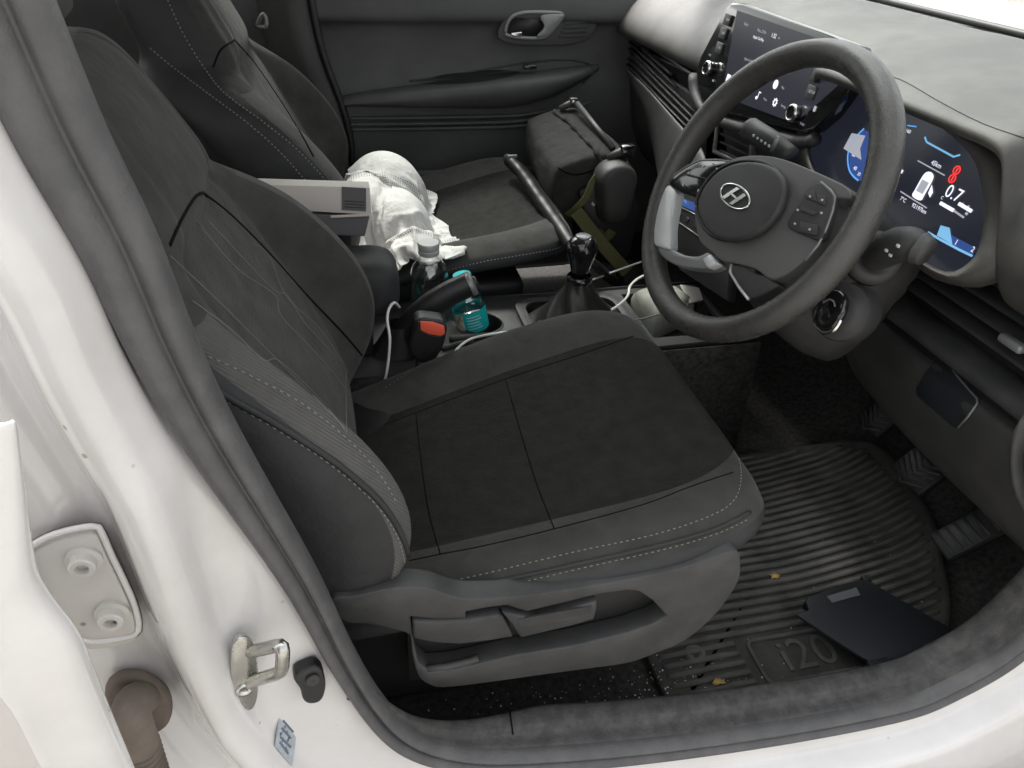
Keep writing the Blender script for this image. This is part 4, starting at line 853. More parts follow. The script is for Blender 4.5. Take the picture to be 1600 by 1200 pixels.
# ---- handbrake
hb = thing('handbrake', 'black parking brake lever raised beside the driver seat', 'handbrake', (.07, 1.06, ZC))
hp_ = [at(612, 585, y=1.06), at(618, 545, y=1.06), at(640, 510, y=1.06), at(670, 480, y=1.06), at(700, 460, y=1.06), at(738, 442, y=1.06)]
obj('grip', tube(cr(hp_, 26), lambda t: .0235 - .0035 * t + .012 * max(0, .35 - t), 16, flat=.8, nrm=(0, 1, 0)), M['black'], hb)
tip = hp_[-1]; td = (hp_[-1] - hp_[-2]).normalized()
obj('release_button', lathe([(.0095, -.004), (.0095, .006), (.008, .008), (0, .008)], tip, td, 20), M['greyplastic'], hb)
obj('grip_cap', lathe([(.0195, -.006), (.0200, -.002), (.0185, .002), (.012, .003)], tip, td, 24, False), M['satin'], hb)
obj('lever_boot', loft([[V((.085 + rx * math.cos(a), 1.06 + ry * math.sin(a), z)) for a in [2 * math.pi * q / 24 for q in range(24)]] for z, rx, ry in ((ZC + .001, .055, .032), (ZC + .012, .045, .028), (ZC + .03, .032, .024), (ZC + .05, .022, .019))], True, False), M['boot'], hb, sub=1)
# ---- buckles
db = thing('seat_belt_buckle', 'black belt buckle with bright orange press button beside the driver cushion', 'buckle', at(660, 590, y=1.0), 'seat belt buckles')
bt = at(676, 508, y=.995); bb = at(664, 566, y=.995); bd = (bt - bb).normalized()
BP = Plane(bt, (V((1, 0, -.05))), V((0, 1, 0)).cross(V((1, 0, -.05))) * -1)
bx = Matrix((V((1, 0, -.12)).normalized(), V((0, 1, 0)), V((1, 0, -.12)).normalized().cross(V((0, 1, 0))))).transposed()
obj('housing', prism([at(a, b, y=.984) for a, b in cr([(652, 500), (680, 500), (698, 506), (697, 530), (688, 552), (676, 566), (655, 566), (640, 548), (645, 520)], 36, True)], (0, 1, 0), .030, .005, 3), M['black'], db, angle=50)
pb = obj('press_button', prism([at(a, b, y=.9835) for a, b in ((656, 501), (676, 502), (694, 508), (695, 520), (688, 524), (670, 521), (657, 515))], (0, -1, 0), .003, .0012), M['orange'], db, angle=50)
obj('button_frame', tube([at(a, b, y=.982) for a, b in cr([(655, 501), (676, 501), (695, 507), (696, 520), (686, 526), (670, 523), (655, 516)], 30, True) + [(655, 501)]], .0012, 6), M['greyplastic'], db)
obj('stalk', tube([at(664, 560, y=1.0), at(658, 600, y=1.0), at(655, 630, y=1.0)], .014, 10, flat=.5, nrm=(0, 1, 0)), M['black'], db)
pb2 = thing('seat_belt_buckle', 'belt buckle with dull red button beside the passenger cushion, behind the glass bottle', 'buckle', at(630, 470, y=1.232), 'seat belt buckles')
q0, q1 = at(606, 424, y=1.234), at(648, 440, y=1.234)
obj('housing', prism([at(a, b, y=1.234) for a, b in ((600, 425), (650, 442), (650, 478), (600, 474))], (0, 1, 0), .02, .003), M['black'], pb2, angle=40)
obj('press_button', prism([at(a, b, y=1.2335) for a, b in ((604, 423), (648, 438), (648, 444), (604, 429))], (0, 1, 0), .018, .001), M['red'], pb2, angle=40)

# ================================================================== LOOSE THINGS ON THE CONSOLE
# clear glass bottle in the rear cup holder
bc = at(673, 520, y=1.14); bc = V((bc.x, 1.14, ZC - .055)); 
gbt = thing('glass_bottle', 'empty clear bottle with silver screw cap standing behind the handbrake', 'bottle', bc)
H = at(673, 378, y=1.14).z - bc.z
prof = [(.0, .0), (.028, .0), (.0315, .004), (.033, .012), (.033, H - .078), (.0328, H - .066), (.0310, H - .052), (.0265, H - .040), (.0195, H - .031), (.0150, H - .026), (.0145, H - .020), (.0145, H - .004)]
obj('bottle_body', lathe(prof, bc, (0, 0, 1), 40, False), M['glass'], gbt)
obj('bottle_base', lathe([(0, .003), (.026, .003), (.030, .006)], bc, (0, 0, 1), 32, False), M['glass'], gbt)
cpb = obj('cap', lathe([(.0165, H - .020), (.0172, H - .018), (.0172, H - .013), (.0162, H - .012), (.0172, H - .010), (.0175, H - .002), (.0165, H), (0, H)], bc, (0, 0, 1), 36, False), M['capsilver'], gbt, angle=40)
for k in range(3):
    obj('embossing', tube([bc + V((.0333 * math.cos(a), .0333 * math.sin(a), H - .100 - k * .010)) for a in np.linspace(-2.2, -.9, 14)], .0006, 5), M['glass'], gbt)
# water bottle with teal cap and label in the front cup holder, leaning
wb0 = CUP1 + V((-.004, -.002, -.058)); wtop = at(721, 428, y=1.135); wax = (wtop - wb0).normalized(); HL = (wtop - wb0).length
wbt = thing('water_bottle', 'small water bottle with teal cap and teal label in the cup holder', 'bottle', wb0)
obj('bottle_body', lathe([(.0, .0), (.022, .0), (.027, .006), (.0275, .02), (.0268, .03), (.0278, .036), (.0275, HL * .58), (.0260, HL * .64), (.0278, HL * .68), (.0255, HL * .76), (.018, HL * .85), (.0125, HL * .90), (.0120, HL * .95)], wb0, wax, 40, False), M['pet'], wbt)
lab = obj('label', lathe([(.0283, HL * .36), (.0284, HL * .37), (.0284, HL * .60), (.0283, HL * .61)], wb0, wax, 48, False), M['teal'], wbt)
ccap = obj('cap', lathe([(.0150, HL * .885), (.0158, HL * .89), (.0158, HL * .985), (.0145, HL), (0, HL)], wb0, wax, 36, False), M['teal'], wbt, angle=40)
for k in range(22):
    a = 2 * math.pi * k / 22; o_ = wax.orthogonal().normalized(); u_ = wax.cross(o_)
    rdir = o_ * math.cos(a) + u_ * math.sin(a)
    if k < 12 and rdir.y < .3: pass
obj('water', lathe([(0, .004), (.025, .006), (.0262, .03), (.0266, HL * .56), (0, HL * .56)], wb0, wax, 32, False), M['water'], wbt)
# label print: pale photo panel and lines
def on_cyl(ang, h, r):
    o_ = (V((0, -1, 0)) - wax * wax.dot(V((0, -1, 0)))).normalized(); u_ = wax.cross(o_); return wb0 + wax * h + (o_ * math.cos(ang) + u_ * math.sin(ang)) * r
def label_patch(a0, a1, h0, h1, m, r=.0287):
    return obj('label_print', loft([[on_cyl(a, h, r) for a in np.linspace(a0, a1, 8)] for h in (h0, h1)], False, False), m, lab)
M['labelphoto'] = mat('label_photo', (.45, .42, .32), .5, var=.7, vscale=120); M['labelwhite'] = mat('label_white', (.6, .75, .74), .5)
label_patch(-1.25, -.55, HL * .39, HL * .59, M['labelphoto'])
for k in range(5): label_patch(-.35, .55 - .1 * (k % 3), HL * (.41 + .035 * k), HL * (.418 + .035 * k), M['labelwhite'])
# white cable in two visible runs
def cable(label, pts, r=.0022):
    o = obj('charging_cable', tube(cr(pts, 40), r, 8), M['cable']); tag(o, label, 'cable', 'white charging cables'); return o
cable('white cable hanging beside the driver backrest and looping over the console', [at(601, 596, y=.985), at(606, 570, y=.985), at(609, 530, y=.99), at(605, 500, y=1.0), at(608, 482, y=1.01), at(616, 473, y=1.02), at(624, 480, y=1.05)])
cable('white cable curving along the console beside the driver cushion', [at(703, 566, y=.985), at(712, 548, y=.99), at(735, 530, z=ZC + .010), at(770, 522, z=ZC + .012), at(802, 518, z=ZC + .010), at(860, 512, z=ZC + .006), at(930, 496, z=ZC + .02), at(965, 478, z=ZC + .035), at(981, 462, z=ZC + .040), at(984, 448, z=ZC + .03), at(996, 436, z=ZC + .018), at(1020, 424, z=ZC + .01), at(1040, 414, z=ZC + .01)])
# crumpled paper packet in the front tray
pk = [at(a, b, z=ZC + .002) for a, b in ((984, 458), (1040, 444), (1090, 470), (1030, 496))]
bm = bmesh.new(); n = 9; top = []
for i in range(n):
    row = []
    for j in range(n):
        u, v = i / (n - 1), j / (n - 1); p = pk[0].lerp(pk[1], u).lerp(pk[3].lerp(pk[2], u), v); e = min(u, v, 1 - u, 1 - v)
        row.append(p + V((0, 0, (.002 if e == 0 else .012) + random.uniform(-.004, .004))))
    top.append(row)
bot = [[V((p.x, p.y, ZC - .042)) for p in r] for r in top]
edge = lambda g: [g[0][j] for j in range(n)] + [g[i][n - 1] for i in range(1, n)] + [g[n - 1][j] for j in range(n - 2, -1, -1)] + [g[i][0] for i in range(n - 2, 0, -1)]
loft(top, False, False, bm=bm); loft([edge(top), edge(bot)], True, False, bm=bm); bmesh.ops.remove_doubles(bm, verts=bm.verts, dist=1e-5)
tag(obj('paper_packet', bm, M['paper'], sub=1), 'crumpled white and grey green paper packet in the tray ahead of the gear lever', 'packet')
tag(obj('folded_paper', prism([at(a, b, z=ZC + .004) for a, b in ((1062, 447), (1092, 452), (1098, 470), (1078, 476))], (0, 0, 1), .004, .001), M['carton']), 'small pale folded paper in the tray, seen through the steering wheel', 'paper')

# ================================================================== THINGS ON THE PASSENGER SEAT
YB = 1.175
ctn2 = tag(obj('carton', prism([at(a, b, y=YB - .03) for a, b in ((470, 334), (578, 338), (570, 370), (470, 366))], (0, 1, 0), .05, .002), M['cartond'], smooth=False), 'dark flat box under the light grey box, between the seats', 'box')
ctn = thing('carton', 'long light grey box with dark ribbed end label next to the white cloth', 'box', at(520, 330, y=YB))
cb = obj('box_body', prism([at(a, b, y=YB - .035) for a, b in ((400, 288), (578, 293), (580, 336), (400, 326))], (0, 1, 0), .028, .002), M['carton'], ctn, angle=30)
lb = obj('end_label', prism([at(a, b, y=YB - .0355) for a, b in ((534, 291.5), (572, 294), (572, 330), (534, 328))], (0, -1, 0), .001), M['cartond'], ctn, smooth=False)
for k in range(3): obj('label_line', tube([at(538, 314 + k * 4.5, y=YB - .037), at(569, 316 + k * 4.5, y=YB - .037)], .0006, 5), M['black'], lb)
obj('box_fold', box(at(548, 337, y=YB - .036), (.06, .002, .004), .0005), M['carton'], ctn)
# white jersey: a small cloth simulation heaped over the cushion
def make_cloth():
    nu, nv = 62, 46; LU, LV = .56, .38
    u, v = np.meshgrid(np.linspace(0, 1, nu), np.linspace(0, 1, nv), indexing='ij')
    rng = np.random.RandomState(4)
    cx, cy = .085, 1.425
    P = np.stack([cx + (v - .5) * LV * .52 + .012 * np.sin(u * 23 + v * 5), cy + (u - .5) * LU * .80 + .012 * np.sin(v * 19 + 2 * u), .86 + .035 * np.sin(u * 16 + 1) * np.cos(v * 13) + .02 * np.sin(u * 37 + v * 29)], -1)
    P += rng.normal(size=P.shape) * .004
    Q = P.copy(); du, dv = LU / (nu - 1), LV / (nv - 1); dd = math.hypot(du, dv)
    ELL = [(.100, 1.50, .640, .080, .100, .092), (.115, 1.37, .625, .060, .080, .075), (.135, 1.27, .615, .045, .055, .050), (.06, 1.42, .64, .055, .09, .075), (.150, 1.225, .60, .035, .035, .045)]
    def con_(A, B, L, k=.5):
        d = B - A; l = np.linalg.norm(d, axis=-1, keepdims=True) + 1e-9; c = d * (k * (l - L) / l); A += c; B -= c
    for it in range(150):
        vel = np.clip((P - Q) * .94, -.012, .012); Q = P.copy(); P = P + vel; P[..., 2] -= .0006; hit = np.zeros(P.shape[:2] + (1,), bool)
        for _ in range(8):
            for o in (0, 1):
                a = P[o:-1:2]; b = P[o + 1::2]; m_ = min(len(a), len(b)); con_(a[:m_], b[:m_], du)
                a = P[:, o:-1:2]; b = P[:, o + 1::2]; m_ = min(a.shape[1], b.shape[1]); con_(a[:, :m_], b[:, :m_], dv)
            for o in (0, 1):
                a = P[o:-1:2, :-1]; b = P[o + 1::2, 1:]; m_ = min(len(a), len(b)); con_(a[:m_], b[:m_], dd, .18)
                a = P[o:-1:2, 1:]; b = P[o + 1::2, :-1]; m_ = min(len(a), len(b)); con_(a[:m_], b[:m_], dd, .18)
            for o in (0, 1, 2, 3):                      # bending: keeps folds round
                a = P[o:-4:4]; b = P[o + 4::4]; m_ = min(len(a), len(b)); d = b[:m_] - a[:m_]; l = np.linalg.norm(d, axis=-1, keepdims=True) + 1e-9
                c = np.where(l < 4 * du * .6, d * (.12 * (l - 4 * du * .6) / l), 0); a[:m_] += c; b[:m_] -= c
                a = P[:, o:-4:4]; b = P[:, o + 4::4]; m_ = min(a.shape[1], b.shape[1]); d = b[:, :m_] - a[:, :m_]; l = np.linalg.norm(d, axis=-1, keepdims=True) + 1e-9
                c = np.where(l < 4 * dv * .6, d * (.12 * (l - 4 * dv * .6) / l), 0); a[:, :m_] += c; b[:, :m_] -= c
            for ex, ey, ez, ra, rb_, rc in ELL:
                d = (P - (ex, ey, ez)) / (ra, rb_, rc); l = np.linalg.norm(d, axis=-1, keepdims=True) + 1e-9
                hit |= l < 1.02; P = np.where(l < 1, (ex, ey, ez) + d / l * (ra, rb_, rc), P)
            zt = .612 + .10 * (P[..., 0] - .1) + .022 * np.clip((P[..., 1] - 1.60) / .1, 0, 1) + .02 * np.clip((1.32 - P[..., 1]) / .08, 0, 1) - 1.2 * np.clip(1.205 - P[..., 1], 0, .2)
            hit |= (P[..., 2] <= zt + .001)[..., None]; P[..., 2] = np.maximum(P[..., 2], zt)
            P[..., 0] = np.maximum(P[..., 0], .012 - .45 * (P[..., 2] - .62))
        P = np.where(hit, Q * .8 + P * .2, P); Q = np.where(hit, P, Q)
    return nu, nv, P
nu, nv, CP_ = make_cloth()
bm = bmesh.new(); uvl = bm.loops.layers.uv.new('UVMap'); vs = [[bm.verts.new(V([float(c) for c in CP_[i, j]])) for j in range(nv)] for i in range(nu)]
for i in range(nu - 1):
    for j in range(nv - 1):
        f = bm.faces.new((vs[i][j], vs[i + 1][j], vs[i + 1][j + 1], vs[i][j + 1]))
        for lp, (a, b) in zip(f.loops, ((i, j), (i + 1, j), (i + 1, j + 1), (i, j + 1))): lp[uvl].uv = (a / nu, b / nu)
cl_o = obj('jersey', bm, M['cloth'], sub=1, solid=.0012); tag(cl_o, 'crumpled white sports jersey with perforated mesh heaped on the passenger seat', 'jersey')

# ================================================================== FOLDED BAG IN THE PASSENGER FOOTWELL
bagT = thing('folding_bag', 'dark grey fabric bag on folded frame with olive straps in passenger footwell', 'bag', (.55, 1.5, .33))
def box_ring(c4, y, bulge):
    C4 = [at(a, b, y=y) for a, b in c4]; cc = sum(C4, V((0, 0, 0))) / 4; out = []
    for q in range(4):
        p, n_, pv = C4[q], C4[(q + 1) % 4], C4[q - 1]; out += [p.lerp(pv, .07), p.lerp(n_, .07)]
        m_ = (p + n_) / 2; out.append(m_ + (m_ - cc).normalized() * bulge)
    return out
far_s = box_ring(((820, 184), (900, 162), (930, 225), (820, 245)), 1.64, .006); near_s = box_ring(((864, 266), (984, 234), (985, 330), (868, 352)), 1.42, .008)
rings = []
for t, k in ((-.015, .8), (.0, .97), (.03, 1.0), (.3, 1.03), (.5, 1.0), (.7, 1.03), (.97, 1.0), (1.0, .97), (1.015, .8)):
    ring = [far_s[i].lerp(near_s[i], t) for i in range(12)]; c = sum(ring, V((0, 0, 0))) / 12
    rings.append([c + (p - c) * k + V((random.uniform(-.004, .004), random.uniform(-.004, .004), random.uniform(-.004, .004))) for p in ring])
bagb = obj('fabric_body', loft(rings, True, True), M['bag'], bagT, sub=2)
# ridge of gathered cloth along the top and the flap
ridge = online([bagb], [(865, 176), (885, 190), (905, 208), (922, 226), (935, 245), (940, 258)], 24, .002)
if len(ridge) > 4: obj('gathered_seam', tube([p + V((random.uniform(-.002, .002), 0, random.uniform(-.002, .002))) for p in ridge], lambda t: .0045 + .0015 * math.sin(t * 40), 8), M['bag'], bagb)
edge_ = online([bagb], [(872, 262), (892, 272), (915, 270), (950, 255), (975, 242)], 24, .001)
if len(edge_) > 4: obj('seam', tube(edge_, .0016, 6), M['seam'], bagb)
def rod(name, a, ya, b, yb, r, m, parent=bagT): return obj(name, tube([at(*a, y=ya), at(*b, y=yb)], r, 10), m, parent)
rod('frame_rod', (875, 170), 1.62, (898, 158), 1.62, .007, M['plastic']); 
obj('frame_joint', box(at(896, 160, y=1.62), (.018, .016, .020), .004), M['plastic'], bagT, angle=40); obj('rivet', lathe([(.004, 0), (.004, .002), (0, .003)], at(896, 160, y=1.61), (0, -1, 0), 12), M['steel'], bagT)
rod('frame_rod', (902, 162), 1.60, (958, 232), 1.43, .006, M['plastic'])
rod('frame_rod', (950, 248), 1.40, (982, 232), 1.40, .009, M['plastic'])
jn = obj('frame_joint', box(at(980, 235, y=1.40), (.030, .022, .024), .005), M['gloss'], bagT, angle=40)
# padded round end block and frame plate at the near end
ebc = at(962, 278, y=1.38)
obj('end_block', loft([[ebc + V((.040 * k * math.cos(a) + .012 * h * 10, yy, .034 * k * math.sin(a) + (-.06 if math.sin(a) < -.5 else 0) * k)) for a in [2 * math.pi * q / 24 for q in range(24)]] for h, yy, k in ((0, -.03, .75), (0, -.022, .95), (0, .0, 1), (0, .05, 1))], True, True), M['plastic'], bagT, sub=1)
obj('frame_plate', prism([at(a, b, y=1.40) for a, b in ((905, 300), (940, 285), (985, 290), (1000, 330), (985, 400), (950, 415), (920, 370))], (0, 1, 0), .02, .006), M['black'], bagT, angle=40)
obj('rivet', lathe([(.005, 0), (.005, .002), (.002, .003), (.002, .001), (0, .001)], at(927, 318, y=1.399), (0, -1, 0), 14), M['steel'], bagT)
def ribbon(name, pts, w, m, nrm=(0, -1, 0), parent=bagT):
    P, T, N = frames(cr(pts, 24)); nr = V(nrm); rings = []
    for p, t in zip(P, T):
        s = t.cross(nr).normalized() * (w / 2); rings.append([p - s, p + s, p + s + nr * .0016, p - s + nr * .0016])
    return obj(name, loft(rings, True, True), m, parent, smooth=True, angle=40)
ribbon('strap', [at(936, 270, y=1.40), at(925, 285, y=1.385), at(915, 308, y=1.38), at(900, 325, y=1.385), at(885, 336, y=1.40)], .013, M['webbing'])
ribbon('strap', [at(900, 330, y=1.385), at(925, 362, y=1.37), at(950, 392, y=1.36), at(980, 425, y=1.35)], .026, M['webbing'])
ribbon('strap', [at(932, 362, y=1.40), at(945, 372, y=1.398), at(957, 360, y=1.396)], .020, M['webbing'])
obj('strap_knot', lathe([(.004, 0), (.006, .003), (.004, .006)], at(978, 256, y=1.385), (0, -1, 0), 10), M['webbing'], bagT)
# padded handle bar lying across the cushion edge
hb_ = [at(795, 250, y=1.56), at(815, 272, y=1.49), at(845, 315, y=1.37), at(870, 350, y=1.28), at(894, 386, y=1.20)]
hbar = obj('handle_bar', tube(cr(hb_, 40), lambda t: .0122 + .0006 * math.sin(t * 25) + .0006 * math.sin(t * 61), 14), M['foam'], bagT)
obj('frame_rod', tube([hb_[0] + (hb_[0] - hb_[1]).normalized() * .012, hb_[0] + (hb_[1] - hb_[0]) * .2], .009, 10), M['plastic'], bagT)
obj('bar_clip', box(hb_[0] + V((.004, -.014, .012)), (.02, .006, .006), .001), M['satin'], bagT)
rod('frame_leg', (893, 384), 1.20, (960, 440), 1.30, .010, M['black']); 
obj('frame_leg', tube([V((.56, 1.58, .33)), V((.52, 1.58, .66))], .010, 10), M['black'], bagT); obj('frame_leg', tube([V((.60, 1.42, .33)), V((.58, 1.42, .62))], .010, 10), M['black'], bagT)

# ================================================================== DRIVER FOOTWELL
ZM = .334
fm = thing('floor_mat', 'dusty black ribbed rubber mat with i20 lettering in driver footwell', 'floor mat', (.6, .7, ZM))
def matz(x, y): return ZM + .9 * max(0, x - .80) ** 1.6
def matedge(n):
    return cr([(.36, .492), (.60, .490), (.72, .505), (.80, .56), (.86, .66), (.90, .76), (.90, .93), (.70, .955), (.40, .955), (.352, .93), (.35, .52)], n, True)
mo = matedge(120)
bm = bmesh.new(); gx = np.linspace(.34, .92, 30); gy = np.linspace(.485, .96, 20)
def inside(x, y):
    c = False; j = len(mo) - 1
    for i in range(len(mo)):
        if (mo[i][1] > y) != (mo[j][1] > y) and x < (mo[j][0] - mo[i][0]) * (y - mo[i][1]) / (mo[j][1] - mo[i][1]) + mo[i][0]: c = not c
        j = i
    return c
ctr = (.62, .73); rr = [1.0, .97, .85, .6, .3, .05]
rings = [[V((ctr[0] + (p[0] - ctr[0]) * k, ctr[1] + (p[1] - ctr[1]) * k, 0)) for p in mo] for k in rr]
for r, k in zip(rings, rr):
    for p in r: p.z = matz(p.x, p.y) + (.006 if k == 1.0 else .003 if k == .97 else 0)
low = [V((p.x, p.y, p.z - .008)) for p in rings[0]]
bm = loft([low] + rings, True, False); bm.faces.new(bm.verts[-len(mo):])
mbase = obj('mat_base', bm, M['matrub'], fm)
LC = at(1262, 1022, z=ZM); LOGO = (LC.x - .075, LC.x + .075, LC.y - .034, LC.y + .034)    # x0, x1, y0, y1 kept free for the lettering
k = 0; yy = .506
while yy < .95:
    seg = []; segs = []
    for x in np.linspace(.365, .905, 40):
        y = yy + .30 * max(0, x - .60) ** 1.55 - .02 * max(0, .45 - x)
        ok = inside(x - .008 * (x < .6) + .012 * (x > .6), y + .004) and inside(x, y - .006) and not (LOGO[0] - .012 < x < LOGO[1] + .012 and LOGO[2] - .008 < y < LOGO[3] + .008)
        if ok: seg.append(V((x, y, matz(x, y) + .0012)))
        else:
            if len(seg) > 1: segs.append(seg)
            seg = []
    if len(seg) > 1: segs.append(seg)
    for s in segs: obj('rib', tube(s, .0046, 6, flat=.75, nrm=(0, 0, 1)), M['ribrub'], fm)
    yy += .0150
obj('logo_frame', tube([V((a + (LOGO[0] + LOGO[1]) / 2, b + (LOGO[2] + LOGO[3]) / 2, ZM + .001)) for a, b in rrect(LOGO[1] - LOGO[0], LOGO[3] - LOGO[2], .010)] + [V(((LOGO[0] + LOGO[1]) / 2 + (LOGO[1] - LOGO[0]) / 2, (LOGO[2] + LOGO[3]) / 2 + (LOGO[3] - LOGO[2]) / 2 - .010, ZM + .001))], .003, 6), M['ribrub'], fm)
FP = Plane((0, 0, ZM + .0005), (1, 0, 0), (0, 1, 0))
text('lettering', 'i20', ((LOGO[0] + LOGO[1]) / 2, (LOGO[2] + LOGO[3]) / 2, ZM + .0005), FP, .068, M['ribrub'], fm, extr=.0016)
obj('mat_eyelet', lathe([(.014, -.002), (.014, .003), (.009, .004), (.006, .001)], on([mbase], 1086, 1022) or V((.38, .53, ZM)), (0, 0, 1), 20, False), M['ribrub'], fm)
# pedals
def pedal(label, c, w, h, tilt, grooves, chev, yaw=0):
    t = thing('pedal', label, 'pedal', c, 'foot pedals'); R = (Matrix.Rotation(yaw, 3, 'Z') @ Matrix.Rotation(tilt, 3, 'Y'))
    padm = obj('pedal_pad', box(c, (.014, w, h), .005, R), M['black'], t, angle=40)
    for g_ in range(grooves):
        zz = (g_ / (grooves - 1) - .5) * h * .8
        if chev:
            P = [V(c) + R @ V((-.0075, -w * .42, zz + .010)), V(c) + R @ V((-.0075, 0, zz - .008)), V(c) + R @ V((-.0075, w * .42, zz + .010))]
        else: P = [V(c) + R @ V((-.0075, -w * .44, zz)), V(c) + R @ V((-.0075, w * .44, zz))]
        obj('tread', tube(P, .0022, 6), M['dashlow'], padm)
    obj('pedal_arm', tube(cr([V(c) + V((.01, 0, 0)), V(c) + V((.05, .005, .06)), V(c) + V((.06, .01, .20))], 10), .009, 8), M['black'], t)
    return t
pedal('brake pedal with chevron tread, the middle of three pedals', at(1434, 738, x=.88), .075, .052, .75, 5, True)
pedal('clutch pedal in the deep shade of the footwell, farthest of three pedals', at(1372, 656, x=.92), .062, .052, .75, 5, True)
pedal('narrow ribbed accelerator pedal, nearest of three pedals', at(1528, 826, x=.86), .052, .120, .85, 8, False, -.15)
# loose dark cover panel lying on the mat
LPp = [at(a, b, z=ZM + .030) for a, b in ((1245, 960), (1265, 952), (1258, 936), (1300, 916), (1345, 905), (1360, 908), (1490, 984), (1480, 1000), (1382, 1036), (1370, 1038), (1340, 1022), (1298, 995))]
lpT = thing('cover_panel', 'loose dark plastic cover panel lying on the ribbed mat', 'plastic panel', sum(LPp, V((0, 0, 0))) / len(LPp) - V((0, 0, .03)))
lpb = obj('panel_board', prism(LPp, (0, 0, -1), .006, .002), M['loose'], lpT, angle=40)
obj('finger_recess', prism([at(a, b, z=ZM + .0305) for a, b in ((1292, 932), (1338, 918), (1344, 930), (1300, 942))], (0, 0, 1), .0006), M['cartond'], lpb, smooth=False)
for a, b in ((1370, 1040), (1455, 1012)): obj('clip_tab', box(at(a, b, z=ZM + .022), (.03, .010, .018), .002), M['loose'], lpT, angle=40)
for a, b in ((1265, 945), (1350, 912), (1470, 990)): obj('support_foot', box(at(a, b, z=ZM + .013), (.012, .012, .026), .002), M['loose'], lpT, angle=40)
# crumbs and dust specks, dry leaf scraps
bm = bmesh.new()
def speck(p, s):
    b2 = bmesh.new(); bmesh.ops.create_icosphere(b2, subdivisions=1, radius=s)
    for v in b2.verts: v.co = V((v.co.x * random.uniform(.6, 1.4), v.co.y * random.uniform(.6, 1.4), v.co.z * .5)) + p
    merge(bm, b2)
for k in range(230):
    cxp, cyp, sx, sy = random.choice(((1000, 1075, 50, 18), (1040, 1060, 40, 22), (850, 1098, 110, 14), (1080, 1035, 40, 18), (1150, 1070, 90, 18), (1250, 950, 120, 90)))
    p = on([mbase, fl], random.gauss(cxp, sx), random.gauss(cyp, sy), .001)
    if p and p.z < .37: speck(p, random.choice((.0005, .0007, .0009, .0014)))
tag(obj('crumbs', bm, M['crumbs']), 'pale crumbs and specks scattered over the mat and carpet', kind='stuff')
for (x, y), lb_ in (((1208, 903), 'yellow dry leaf scrap lying near the seat front on the mat'), ((1122, 1068), 'brown leaf scrap on the mat by the lettering')):
    p = on([mbase], x, y, .004)
    if p is None: continue
    bm = bmesh.new(); c = bm.verts.new(p + V((0, 0, .002))); ring = [bm.verts.new(p + V((.007 * (1 + .5 * math.sin(3 * a + x)) * math.cos(a), .007 * (1 + .4 * math.cos(2 * a)) * math.sin(a), random.uniform(-.001, .002)))) for a in [2 * math.pi * q / 12 for q in range(12)]]
    for i in range(12): bm.faces.new((c, ring[i], ring[(i + 1) % 12]))
    tag(obj('leaf_scrap', bm, M['leaf'], solid=.0006), lb_, 'leaf')

# ================================================================== PILLAR HARDWARE
JB = [jamb]
def jn_at(x, y):
    t = bvh(JB); d = ray(x, y).normalized(); loc, nor, i, dist = t.ray_cast(CAM, d)
    if loc is None: loc = at(x, y, y=.37); nor = V((0, -1, 0))
    return loc, (nor if nor.dot(d) < 0 else -nor)
def jpl(x, y):
    p, n = jn_at(x, y); r = V((1, 0, 0)) - n * n.x; return Plane(p, r, n.cross(r))
# striker
S = jpl(382, 1045); S = Plane(S.p + V((0, -.008, 0)), V((1, .20, 0)), V((0, 0, 1)))
sk = thing('door_striker', 'shiny steel door striker loop on an oval plate on the white pillar', 'door striker', S.p)
def spx(pts, h=0): return [S.px(a, b, h) for a, b in pts]
obj('striker_plate', prism(spx(cr([(362, 1000), (372, 988), (388, 990), (398, 1010), (402, 1050), (400, 1085), (390, 1102), (375, 1095), (364, 1070), (359, 1035)], 36, True), -.002), S.n, .006, .002), M['steel'], sk, angle=45)
out = V((.55, -.75, .1)).normalized()
la, lb2 = S.px(392, 1018, .002), S.px(390, 1066, .002)
tipa, tipb = at(440, 1008, y=la.y - .028), at(438, 1050, y=lb2.y - .028)
obj('striker_loop', tube(cr([la, la.lerp(tipa, .45), la.lerp(tipa, .93), tipa.lerp(tipb, .15) + (tipa - la) * .04, tipa.lerp(tipb, .85) + (tipb - lb2) * .04, lb2.lerp(tipb, .93), lb2.lerp(tipb, .45), lb2], 40), .0052, 10), M['steel'], sk)
obj('bolt', lathe([(.007, 0), (.007, .003), (.004, .003), (.0035, .001), (0, .001)], S.px(382, 1075, .003), S.n, 16), M['steel'], sk)
# rubber buffer
B = jpl(480, 1055); bf = thing('rubber_buffer', 'small black rubber door buffer beside the striker', 'buffer', B.p)
obj('buffer_block', prism([B.px(a, b) for a, b in cr([(455, 1040), (472, 1028), (496, 1024), (505, 1048), (502, 1070), (490, 1080), (472, 1078), (466, 1060)], 30, True)], B.n, .014, .004), M['black'], bf, angle=45)
obj('buffer_screw', lathe([(.006, 0), (.006, .003), (.003, .004), (0, .002)], B.px(488, 1060, .014), B.n, 14), M['plastic'], bf)
